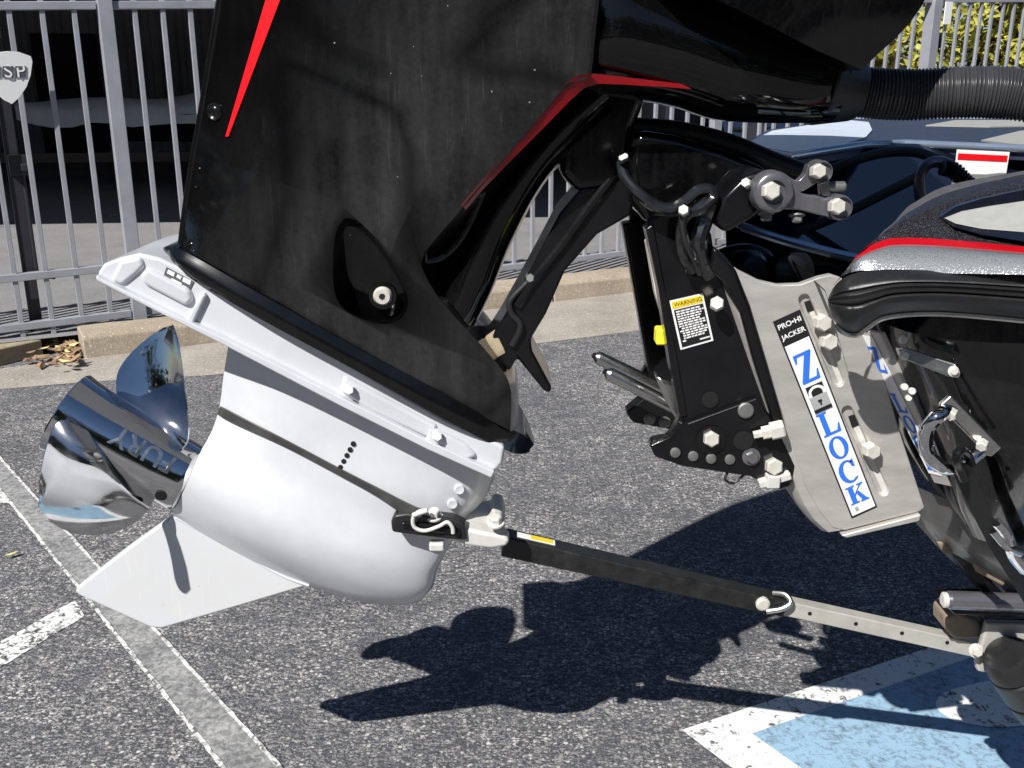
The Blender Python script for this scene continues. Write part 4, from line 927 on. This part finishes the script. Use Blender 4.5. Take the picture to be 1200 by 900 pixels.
# decal: header, border and tall blue letters
DF = label_frame([(905.5, 377), (937.5, 362.5), (1028, 594), (998, 607.5)], YJ, .0002)
dex = (DF(1, 0) - DF(0, 0)); dey = (DF(0, 0) - DF(0, 1))
mb = MB(); lq(mb, DF, 0, 0, 1, 1, .0004); dec = mb.build('decal', M['black_print'], jack, 0)
mb = MB(); lq(mb, DF, .055, .125, .945, .990, .0008); mb.build('decal_ground', M['white_print'], dec, 0)
nx = dex.normalized(); ny = dey.normalized()
lettering('PRO\u2022HI', 'decal_lettering', DF(.50, .036), nx, ny, Vector((0, -1, 0)), .0088, M['white_print'], dec, .0010, center=True, bold=.02)
lettering('JACKER', 'decal_lettering', DF(.50, .085), nx, ny, Vector((0, -1, 0)), .0084, M['white_print'], dec, .0010, center=True, bold=.02)
def arc(cx, cy, rx, ry, a0, a1, n): return [(cx + rx * cos(radians(a0 + (a1 - a0) * k / n)), cy + ry * sin(radians(a0 + (a1 - a0) * k / n))) for k in range(n + 1)]
def strip(o, i): return [[o[k], o[k + 1], i[k + 1], i[k]] for k in range(len(o) - 1)]
LET = {
 'Z': [[(.02, 1), (.02, .70), (.09, .70), (.20, .90), (.58, .90), (0, .08), (0, 0), (.95, 0), (1, .34), (.93, .34), (.80, .11), (.38, .11), (.96, .93), (.96, 1)]],
 'L': [[(0, 1), (0, .93), (.13, .90), (.13, .10), (0, .07), (0, 0), (.95, 0), (1, .38), (.93, .38), (.78, .11), (.42, .11), (.42, .90), (.56, .93), (.56, 1)]],
 'O': strip(arc(.5, .5, .5, .52, 0, 360, 36), arc(.5, .5, .25, .42, 0, 360, 36)),
 'C': strip(arc(.52, .5, .52, .52, 42, 322, 30), arc(.56, .5, .29, .42, 55, 305, 30)) + [[(.93, .98), (.86, .98), (.72, .86), (.78, .66), (.93, .62)]],
 'K': [[(0, 1), (0, .93), (.11, .90), (.11, .10), (0, .07), (0, 0), (.50, 0), (.50, .07), (.39, .10), (.39, .90), (.50, .93), (.50, 1)], [(.39, .52), (.39, .38), (.74, .90), (.62, .93), (.62, 1), (.98, 1), (.98, .93), (.86, .90)], [(.46, .58), (.62, .64), (.92, .10), (1.02, .07), (1.02, 0), (.56, 0), (.56, .07), (.66, .10)]]}
def bigletter(ch, v0, v1, u0=.16, u1=.84, name='decal_letter', mt='blue_print', o=.0012):
    mb = MB()
    for kk, pg in enumerate(LET[ch]): mb.add([DF(u0 + (u1 - u0) * x, v1 + (v0 - v1) * y, o + (.0002 * kk if len(LET[ch]) < 5 else 0)) for x, y in pg], [list(range(len(pg)))])
    return mb.build(name, M[mt], dec, 0)
for ch, v0, v1 in (('Z', .178, .318), ('L', .470, .585), ('O', .600, .708), ('C', .725, .835), ('K', .850, .940)): bigletter(ch, v0, v1)
mb = MB(); lq(mb, DF, .18, .335, .80, .425, .0012); mb.build('decal_patch', M['black_print'], dec, 0)
mb = MB()
for pg in strip([(a * .30 + .5, b * .032 + .372) for a, b in arc(0, 0, 1, 1, 180, 360, 14)], [(a * .20 + .5, b * .020 + .372) for a, b in arc(0, 0, 1, 1, 180, 360, 14)]): mb.add([DF(u, v, .0016) for u, v in pg], [[0, 1, 2, 3]])
mb.add([DF(u, v, .0016) for u, v in ((.19, .372), (.30, .372), (.30, .39), (.19, .39))], [[0, 1, 2, 3]]); mb.add([DF(u, v, .0016) for u, v in ((.70, .372), (.80, .372), (.80, .39), (.70, .39))], [[0, 1, 2, 3]])
mb.build('padlock_shackle', M['white_print'], dec, 0)
mb = MB(); lq(mb, DF, .17, .386, .82, .462, .0018); mb.build('padlock_body', M['grey_print'], dec, 0)
mb = MB(); lq(mb, DF, .17, .446, .82, .462, .0022); lq(mb, DF, .42, .408, .56, .42, .0022); lq(mb, DF, .46, .42, .52, .434, .0022); mb.build('padlock_keyhole', M['black_print'], dec, 0)
mb = MB(); lq(mb, DF, .24, .955, .36, .975, .0012); mb.build('decal_mark', M['grey_print'], dec, 0)


# outboard flange of the jack plate, turned toward the viewer at the hull, with a lettered strip
fa = W(1003, 386, YJ + .004); fb = W(1094, 566, YJ + .004)
mb = MB(); mb.prism([fa, fa + Vector((.021, -.017, 0)), fb + Vector((.018, -.014, 0)), fb], (.007, 0, .002)); fo = mb.build('outboard_flange', M['alu'], jack, 30, .0015)
def FF(u, v, o=0.0): return (fa + Vector((.0008, -.0006, 0)) + Vector((.0118, -.0096, 0)) * u).lerp(fb + Vector((.0006, -.0005, 0)) + Vector((.0118, -.0092, 0)) * u, v) + Vector((-o * .62, -o * .78, 0))
mb = MB(); mb.prism([FF(0, .03, .0012), FF(1, .03, .0012), FF(1, .93, .0012), FF(0, .93, .0012)], (.0006, 0, 0)); fs = mb.build('flange_strip', M['white_print'], fo, 0)
for ch, v0, v1 in (('Z', .10, .26), ('L', .40, .52), ('O', .54, .65), ('C', .67, .78), ('K', .80, .90)):
    mb = MB()
    for kk, pg in enumerate(LET[ch]): mb.add([FF(.1 + .8 * x, v1 + (v0 - v1) * y, .0020 + (.0002 * kk if len(LET[ch]) < 5 else 0)) for x, y in pg], [list(range(len(pg)))])
    mb.build('strip_letter', M['blue_print'], fs, 0)
# ------------------------------------------------------------------ bass boat
boat = thing('bass_boat', W(1150, 450, 1.2), 'black and silver metalflake bass boat hull corner with black rub rail', 'boat')
PROF = [(.10, .75), (.03, .30), (.004, .10), (0, .03), (.001, -.01), (.006, -.045), (.018, -.078), (.04, -.102), (.08, -.116), (.14, -.123), (.25, -.132), (.45, -.15), (.8, -.18), (1.6, -.26)]
rows = []
for px, py, k in ((1006, 372, 1), (1012, 395, 1), (1030, 440, 1), (1052, 492, 1), (1074, 544, 1), (1098, 592, 1), (1122, 628, 1.05)):
    o = W(px + 17, py, 1.125); pf = cr([Vector((dx, dy, 0)) for dx, dy in PROF], 66); tk = 1 - .75 * max(0, (py - 470) / 160) ** 1.3; rows.append([o + Vector((p.x, p.y * (tk if p.y < 0 else 1), 0)) for p in pf])
rows = [list(c) for c in zip(*[cr(list(c), 30) for c in zip(*rows)])]
mb = MB(); mb.grid(rows); hull = mb.build('hull', M['hull_black'], boat, 60)
mb = MB(); rows = []
for px, py, Y in ((1064, 566, 1.16), (1078, 606, 1.17), (1098, 640, 1.18), (1120, 662, 1.22)):
    o = W(px, py, Y); rows.append([o + Vector((dx, dy, -dx * .30)) for dx, dy in ((0.1, .7), (0, .3), (0, 0), (.05, -.03), (.12, -.05), (.3, -.07), (1.2, -.12))])
mb.grid(rows); mb.build('hull_bottom', M['hull_grey'], boat, 50)
# rub rail swept round the corner
RP = [(.10, .75), (.03, .30), (.006, .10), (0, .035), (.003, .010), (.012, -.016), (.030, -.036), (.060, -.048), (.12, -.058), (.25, -.072), (.45, -.095), (.8, -.125), (1.6, -.2)]
def rsweep(name, px, py, Y, prof, mt, par, rise=.05, smooth=40, off=0):
    o = W(px, py, Y); pf = cr([o + Vector((dx, dy, max(0, dx - .03) * rise)) for dx, dy in RP], 70); rows = []
    for i, p in enumerate(pf):
        t = (pf[min(i + 1, 69)] - pf[max(i - 1, 0)]).normalized(); n_ = Vector((t.y, -t.x, 0)).normalized()
        if n_.x > 0 and n_.y > 0: n_ = -n_
        rows.append([p + n_ * a + Vector((0, 0, b)) for a, b in prof])
    mb = MB(); mb.grid(rows, close=True); return mb.build(name, mt, par, smooth)
def YS(px, py): return 1.0 - 0.00042 * (px - 1000) + (320 - py) * 0.0016
RT = cr([Vector((x, y, 0)) for x, y in [(970.5, 351), (972, 346), (979, 334), (992, 324), (1010, 318.5), (1035, 316), (1065, 316), (1120, 318), (1200, 322), (1310, 328)]], 70)
RB = cr([Vector((x, y, 0)) for x, y in [(970.5, 353), (971, 360), (977, 375), (989, 387), (1004, 390), (1017, 381), (1040, 369), (1100, 365), (1200, 373), (1310, 384)]], 70)
def railY(px): return 0.985 - 0.00022 * max(0, px - 1000) + 0.00004 * max(0, 1000 - px) ** 2
rows = []
for a, b in zip(RT, RB):
    r = []
    for k in range(31):
        v = k / 30; q = a.lerp(b, v); bul = .026 * (1 - abs(2 * v - 1) ** 2.6)
        for g in (.30, .42, .54): bul -= .0045 * math.exp(-((v - g) / .025) ** 2)
        r.append(W(q.x, q.y, railY(q.x) - bul))
    rows.append(r)
back = [p + Vector((.012, .05, 0)) for p in rows[0]]; back2 = [p + Vector((.03, .25, 0)) for p in rows[0]]
mb = MB(); mb.grid([back2, back] + rows); rail = mb.build('rub_rail', M['rubber'], boat, 50)
mb = MB(); mb.tube([W(q.x, q.y + 2, railY(q.x) + .002) for q in RB[18:]], .0034, 8); mb.build('rail_trim', M['brushed'], rail)
def bandrow(pts): return cr([W(x, y, YS(x, y)) for x, y in pts], 40)
b0 = bandrow([(975, 336), (990, 322), (1010, 317), (1040, 318), (1100, 320), (1200, 322), (1300, 326)])
b1 = bandrow([(1000, 305), (1012, 298), (1030, 291), (1050, 287), (1100, 288), (1200, 296), (1300, 304)])
b2 = bandrow([(1004, 300), (1017, 290), (1034, 282), (1052, 279), (1100, 280), (1200, 289), (1300, 297)])
b3 = bandrow([(1030, 276), (1040, 268), (1052, 258), (1066, 248), (1110, 226), (1200, 204), (1300, 186)])
b4 = bandrow([(1036, 270), (1048, 260), (1060, 246), (1072, 237), (1112, 217), (1200, 200), (1300, 183)])
def band(name, ra, rb, mt, par=None, k=4, d=0.0):
    mb = MB(); mb.grid([[a.lerp(b, f / k) + Vector((0, -d * math.sin(pi * f / k), d * .6 * math.sin(pi * f / k))) for a, b in zip(ra, rb)] for f in range(k + 1)]); return mb.build(name, mt, par or boat, 60)
band('silver_band', b0, b1, M['glitter_silver'], d=.010)
band('red_band', b1, b2, M['hull_red'])
blk = band('gunwale', b2, b3, M['glitter_black'], d=.004)
band('gunwale_lip', b3, b4, M['cast_grey'])
mb = MB(); mb.grid([b4, [p + Vector((0, .02, -.12)) for p in b4]]); mb.build('gunwale_inside', M['navy_gloss'], boat, 60)
def gpad(name, pts, off, mt, par):
    a = [W(x, y, YS(x, y) - .013 - off) for x, y in pts]; mb = MB(); mb.prism(a, (0, .006, 0)); return mb.build(name, mt, par, 0)
gp_ = gpad('pad_border', [(1102, 254), (1120, 242), (1150, 233), (1200, 222), (1300, 210), (1300, 292), (1200, 283), (1150, 275), (1118, 266)], 0, M['navy_gloss'], blk)
gpad('tread_pad', [(1108, 256), (1128, 248), (1160, 242), (1200, 236), (1300, 228), (1300, 284), (1200, 272), (1150, 268), (1120, 262)], .002, M['pad_grey'], blk)
# splash well and stern deck
top_r = cr([W(x, y, Y) for x, y, Y in [(840, 176, 1.72), (925, 183, 1.74), (1010, 170, 1.76), (1060, 168, 1.76), (1200, 176, 1.74), (1300, 181, 1.72)]], 20)
mid_r = cr([W(x, y, Y) for x, y, Y in [(840, 230, 1.55), (920, 238, 1.55), (1000, 245, 1.55), (1060, 245, 1.55), (1200, 245, 1.5), (1300, 245, 1.5)]], 20)
bot_r = cr([W(x, y, Y) for x, y, Y in [(850, 262, 1.42), (920, 285, 1.40), (1000, 305, 1.38), (1060, 312, 1.36), (1200, 312, 1.34), (1300, 312, 1.34)]], 20)
mb = MB(); mb.grid([top_r, mid_r, bot_r]); mb.build('splash_well', M['navy_gloss'], boat, 60)
low_r = [p + Vector((0.03, 0.02, -.28)) for p in bot_r]
mb = MB(); mb.grid([[p + Vector((0, -.001, 0)) for p in bot_r], low_r]); mb.build('transom', M['hull_black'], boat, 60)
mb = MB(); mb.tube([p + Vector((0, -.006, .004)) for p in bot_r[1:15]], .007, 10, n=30); mb.build('transom_trim', M['trim_chrome'], boat)
zd = W(1010, 168, 1.75).z
dk_ = [G(x, y, zd) for x, y in [(868, 170), (925, 182), (1010, 168.5), (1060, 166.5), (1200, 173), (1310, 178), (1310, 140), (1200, 139), (1000, 139), (900, 152)]]
mb = MB(); mb.prism(dk_, (0, 0, -.02)); deck = mb.build('stern_deck', M['deck_blue'], boat, 0)
mb = MB(); mb.tube([p + Vector((0, -.004, -.002)) for p in dk_[:6]], .007, 10); mb.build('deck_trim', M['trim_chrome'], deck, 60)
for pts, nm in (([(1150, 164), (1196, 153), (1310, 148), (1310, 172), (1200, 170)], 'tread_pad'), ([(1085, 146.5), (1120, 140.5), (1310, 140.5), (1310, 146), (1160, 148)], 'tread_pad')):
    a = [G(x, y, zd + .004) for x, y in pts]; mb = MB(); mb.prism(a, (0, 0, -.003)); mb.build(nm, M['pad_grey'], deck, 0)
a = [G(x, y, zd + .004) for x, y in [(872, 169), (925, 180), (985, 170), (1015, 160), (1022, 152), (1018, 143), (990, 140), (905, 153)]]; mb = MB(); mb.prism(a, (0, 0, -.003)); mb.build('deck_sky_reflection', M['deck_reflection'], deck, 0)  # pale patch paints the sky's reflection on the deck
# capacity label on the well face
SF = label_frame([(1121, 175), (1183, 178), (1177, 214), (1117, 211)], 1.64, 0)
mb = MB(); lq(mb, SF, 0, 0, 1, 1, .001); lb = mb.build('white_label', M['white_print'], boat, 0)
mb = MB(); lq(mb, SF, .03, .12, .97, .32, .002); mb.build('label_bar', M['red'], lb, 0)
mb = MB(); mb.tube([W(x, y, 1.40) for x, y in [(1086, 252), (1079, 232), (1078, 206), (1088, 192), (1102, 190), (1116, 196), (1130, 210), (1150, 224)]], .0082, 12, n=50); mb.build('livewell_hose', M['cast_grey'], boat)
mb = MB(); mb.tube([W(x, y, 1.38) for x, y in [(1104, 196), (1118, 200), (1132, 214), (1150, 228)]], lambda t: .010 + .002 * sin(t * 90), 12, n=90); mb.build('corrugated_sleeve', M['rubber'], boat, 60)
for pts in ([(925, 222), (980, 196), (1030, 180), (1070, 178), (1098, 186)], [(925, 276), (985, 252), (1040, 225), (1078, 206)]):
    mb = MB(); mb.tube([W(x, y, 1.46) for x, y in pts], .0075, 10, n=40); mb.build('drain_hose', M['rubber'], boat)
mb = MB(); mb.tube([W(x, y, 1.30) for x, y in [(835, 318), (850, 300), (880, 296), (898, 306), (905, 325)]], .012, 14, n=30); mb.build('livewell_pump', M['satin_black'], boat)
mb = MB(); mb.lathe(W(925, 318, 1.28), (-.2, -1, .2), [(0, .03), (.02, .03), (.03, .02), (.032, .01)], 20); mb.build('pump_fitting', M['satin_black'], boat)
mb = MB(); mb.lathe(W(868, 322, 1.30), (.3, -1, .4), [(0, .03), (.03, .028), (.04, .018)], 20); mb.build('pump_fitting', M['satin_black'], boat)
# flat strip, screws, tie-down eye on the hull face
def HS(px, py, off=0.0):        # point on the hull face
    Y = 1.005 + 0.0009 * max(0, 1105 - px) - 0.0002 * max(0, px - 1105) + .085 * max(0, (py - 470) / 160) ** 1.3; return W(px, py, Y - off)
mb = MB(); a = [HS(x, y, .014) for x, y in [(1052, 409), (1060, 408), (1120, 427), (1127, 437), (1124, 444), (1112, 441), (1056, 420)]]; mb.prism(a, (0, .010, 0)); st = mb.build('steel_strip', M['brushed'], boat, 30, .002)
for px, py in ((1060, 416), (1117, 435)): bolt('strip_screw', HS(px, py, .014), (0, -1, .2), .004, .004, M['bolt'], st, hexa=False)
for px, py, r in ((1058, 398, .0045), (1045, 423, .0045), (1059, 453, .004), (1068, 458, .004), (1064, 466, .0035)): bolt('hull_screw', HS(px, py, .002), (-.2, -1, .2), r, .007, M['cast_white'], boat, washer=False, hexa=False)
eye = MB(); ep = cr([HS(x, y, o) for x, y, o in [(1114, 480, .012), (1100, 487, .040), (1087, 502, .055), (1085, 522, .062), (1094, 540, .06), (1111, 549, .05), (1130, 543, .032), (1150, 527, .012)]], 40); eye.tube(ep, .0078, 12); ey_ = eye.build('tie_down_eye', M['chrome'], boat)
mb = MB(); A = HS(1106, 468, .016); B = HS(1166, 529, .016); obar(mb, A, B, .004, .0085); mb.build('eye_plate', M['brushed'], ey_, 30, .003)
for px, py in ((1116, 483), (1152, 519)): bolt('eye_nut', HS(px, py, .022), (-.7, -1, -.3), .0062, .010, M['bolt'], ey_, washer=False)
# ------------------------------------------------------------------ tie-down strap
strap = thing('tie_down_strap', HS(1140, 600, .05), 'black tie down strap with hook pulled tight below the hull eye', 'strap')
mb = MB(); rows = []
for x, y, o in ((1124, 540, .055), (1138, 575, .055), (1155, 610, .058), (1175, 650, .060), (1200, 690, .06), (1230, 740, .06)):
    c = HS(x, y, o); rows.append([c + Vector((-.013, .004, .006)), c + Vector((.013, -.004, -.006)), c + Vector((.013, -.001, -.006)), c + Vector((-.013, .007, .006))])
mb.grid(rows, close=True); mb.build('webbing', M['webbing'], strap, 40)
mb = MB(); mb.tube([HS(x, y, o) for x, y, o in [(1130, 562, .06), (1124, 548, .062), (1120, 536, .066), (1126, 528, .058), (1134, 534, .048), (1138, 545, .05)]], .005, 10, n=30); mb.build('hook', M['satin_black'], strap)
mb = MB(); mb.tube([HS(1168, 612, .072), HS(1178, 625, .075), HS(1186, 650, .076), HS(1200, 668, .074)], .006, 10, n=16); mb.tube([HS(1164, 622, .070), HS(1180, 640, .08), HS(1196, 648, .08)], .005, 10, n=16); mb.build('ratchet', M['chrome'], strap, 30)
# ------------------------------------------------------------------ rigging hose
hose = MB(); pts = cr([W(x, y, Y) for x, y, Y in [(998, 107, 1.18), (1030, 110, 1.175), (1070, 111, 1.17), (1110, 109, 1.16), (1150, 108, 1.15), (1190, 110, 1.14), (1240, 118, 1.12), (1300, 135, 1.10), (1340, 152, 1.2), (1360, 165, 1.5)]], 620)
def hr(t): 
    f = (t * 80) % 1.0; return 0.0262 + 0.0026 * (0.5 + 0.5 * math.cos(2 * pi * f)) ** 0.6
hose.tube(pts, hr, 24); ho = hose.build('rigging_hose', M['hose'], None, 70); tag(ho, 'ribbed black rigging hose running from the motor arm to the boat', 'hose')
# ------------------------------------------------------------------ transom saver
YT = YM - .005
ts = thing('transom_saver', W(800, 680, YT), 'black and bare metal support bar strapped under the silver gearcase', 'support bar')
mb = MB(); A = W(590, 635, YT); B = W(918, 709, YT); obar(mb, A, B, .016, .0155, .015, .0125); ou = mb.build('outer_tube', M['bar_black'], ts, 30, .003)
mb = MB(); A2 = W(905, 706, YT); B2 = W(1160, 762, YT); obar(mb, A2, B2, .011, .0115); inn = mb.build('inner_tube', M['galv'], ts, 30, .002)
for px, py in ((949, 719), (1003, 731), (1057, 742), (1110, 753)):
    mb = MB(); mb.lathe(W(px, py, YT - .0112), (0, -1, 0), [(0, .0030), (.0006, .0028)], 12); mb.build('pin_hole', M['hole'], inn)
lf = [W(x, y, YT - .01) for x, y in [(604, 626), (652, 637), (651, 641), (604, 630)]]
mb = MB(); d = (B - A).normalized(); zz = d.cross(Vector((0, 1, 0))); zz = zz if zz.z > 0 else -zz
c0 = A + d * .015 + zz * .0158; mb.box(c0 + d * .028, (.027, .007, .0006), Matrix((d, (0, 1, 0), zz)).transposed()); lbl = mb.build('bar_label', M['white_print'], ou, 0)
mb = MB(); mb.box(c0 + d * .036 + zz * .0006, (.016, .006, .0004), Matrix((d, (0, 1, 0), zz)).transposed()); mb.build('label_bar', M['yellow'], lbl, 0)
mb = MB(); mb.lathe(W(893, 706, YT - .013), (0, -1, 0), [(0, .010), (.006, .010), (.008, .007)], 18); mb.build('clamp_pin', M['bolt'], ou)
mb = MB(); mb.tube([W(898, 716, YT - .02), W(916, 713, YT - .022), W(926, 706, YT - .02), W(920, 697, YT - .012), W(906, 695, YT - .004)], .0042, 10, n=30); mb.build('clip_ring', M['brushed'], ou)
# yoke that grips the gearcase
mb = MB(); mb.prism([W(x, y, YM - .072) for x, y in [(512, 617), (524, 615), (568, 624), (590, 628), (598, 633), (594, 641), (575, 644), (545, 640), (518, 629)]], (0, .03, 0)); yk = mb.build('yoke', M['cast_white'], ts, 40, .006, 3)
mb = MB(); mb.prism([W(x, y, YM - .05) for x, y in [(545, 618), (572, 622), (577, 612), (588, 614), (592, 630), (560, 632)]], (0, .10, 0)); mb.build('yoke_bridge', M['cast_white'], yk, 40, .004, 3)
mb = MB(); mb.prism([W(x, y, YM + .045) for x, y in [(512, 617), (568, 612), (590, 628), (594, 641), (545, 640)]], (0, .02, 0)); mb.build('yoke_arm', M['cast_white'], yk, 40, .005, 3)
mb = MB(); mb.prism([W(x, y, YM - .078) for x, y in [(458, 612), (462, 604), (476, 602), (530, 608), (545, 614), (548, 634), (520, 632), (472, 626), (459, 624)]], (0, .022, 0)); mb.build('rubber_cradle', M['rubber'], yk, 40, .004, 3)
mb = MB(); mb.prism([W(x, y, YM - .083) for x, y in [(470, 612), (505, 615), (540, 622), (540, 628), (505, 624), (470, 619)]], (0, .01, 0)); mb.build('cradle_lip', M['satin_black'], yk, 40, .003)
for px, py in ((509, 606), (581, 614)): bolt('yoke_bolt', W(px, py, YM - .07), (0, -.2, 1), .008, .012, M['cast_white'], yk)
mb = MB(); mb.box(W(512, 639, YM - .07), (.010, .008, .006)); mb.build('yoke_foot', M['cast_white'], yk, 30, .003)
# rubber strap round the gearcase and its wire hook
mb = MB(); rows = []
for x, y, o, hw in ((262, 481, -.012, 4), (256, 481, .014, 4.2), (268, 487, .030, 4.2), (300, 503, .0415, 3.6), (340, 523, .049, 3.1), (395, 552, .0565, 3.0), (440, 576, .058, 3.8), (478, 598, .068, 6), (496, 607, .078, 7.5)):
    c = [W(x + hw * .42, y - hw, YM - o - .0015), W(x - hw * .42, y + hw, YM - o - .0015)]; rows.append([c[0], c[1], c[1] + Vector((0, .004, 0)), c[0] + Vector((0, .004, 0))])
rows = [list(c) for c in zip(*[cr(list(c), 40) for c in zip(*rows)])]
mb.grid(rows, close=True); mb.build('rubber_strap', M['strap'], ts, 40)
mb = MB(); mb.tube([W(x, y, YM - .088) for x, y in [(500, 598), (490, 600), (484, 608), (486, 618), (498, 622), (514, 617), (524, 612), (530, 618), (531, 625)]], .0026, 10, n=50); mb.build('wire_hook', M['cast_white'], ts)
mb = MB(); mb.tube([W(x, y, YM - .09) for x, y in [(484, 604), (492, 601), (501, 598)]], .0034, 10); mb.build('wire_hook', M['cast_white'], ts)
# ------------------------------------------------------------------ trailer
tr = thing('boat_trailer', W(1180, 760, 1.25), 'boat trailer tail with dark tube, roller and pale bracket under the hull', 'trailer')
mb = MB(); mb.lathe(W(1109, 703, 1.16), (1, -.02, -.03), [(0, .010), (.004, .0125), (.35, .013), (.8, .013)], 20); ct = mb.build('guide_tube', M['cast_grey'], tr)
mb = MB(); mb.lathe(W(1109, 703, 1.16), (-1, .02, .03), [(0, .0105), (.004, .0105), (.006, .007)], 20); mb.build('tube_cap', M['cast_white'], ct)
mb = MB(); mb.prism([W(x, y, 1.18) for x, y in [(1112, 714), (1300, 712), (1300, 726), (1120, 722)]], (0, .06, 0)); mb.build('cross_beam', M['satin_black'], tr, 30, .004)
mb = MB(); mb.prism([W(x, y, 1.22) for x, y in [(1108, 722), (1124, 716), (1150, 728), (1158, 750), (1120, 752), (1108, 738)]], (0, .05, 0)); mb.build('bunk_end', M['tan_pad'], tr, 30, .008)
mb = MB(); mb.prism([W(x, y, 1.20) for x, y in [(1157, 730), (1240, 732), (1240, 800), (1180, 800), (1162, 790), (1146, 788), (1144, 776), (1150, 756)]], (0, .012, 0)); mb.build('roller_bracket', M['galv'], tr, 30, .004)
mb = MB(); mb.prism([W(x, y, 1.21) for x, y in [(1156, 728), (1300, 724), (1300, 752), (1170, 756), (1152, 758)]], (0, .02, 0)); mb.build('roller_arm', M['cast_grey'], tr, 30, .004)
bolt('roller_bolt', W(1143, 762, 1.19), (0, -1, .2), .007, .010, M['bolt'], tr)
mb = MB(); mb.lathe(W(1176, 764, 1.17), Vector((.62, .10, -.75)), [(0, .010), (.002, .028), (.012, .034), (.03, .037), (.034, .034), (.036, .038), (.08, .041), (.084, .037), (.088, .041), (.14, .040), (.15, .03)], 26); mb.build('roller', M['rubber'], tr, 40)
mb = MB(); mb.prism([W(x, y, 1.17) for x, y in [(1080, 608), (1092, 604), (1170, 690), (1200, 715), (1160, 706)]], (0, .25, 0)); mb.build('bunk_board', M['satin_black'], tr, 30, .004)
mb = MB(); mb.prism([W(x, y, 1.17) for x, y in [(1098, 636), (1112, 630), (1124, 642), (1118, 654), (1106, 650)]], (0, .03, 0)); mb.build('bunk_bracket', M['tan_pad'], tr, 30, .005)
mb = MB(); mb.prism([W(x, y, 1.16) for x, y in [(1136, 650), (1150, 640), (1185, 660), (1178, 690), (1146, 672)]], (0, .03, 0)); mb.build('bunk_bracket', M['tan_pad'], tr, 30, .005)
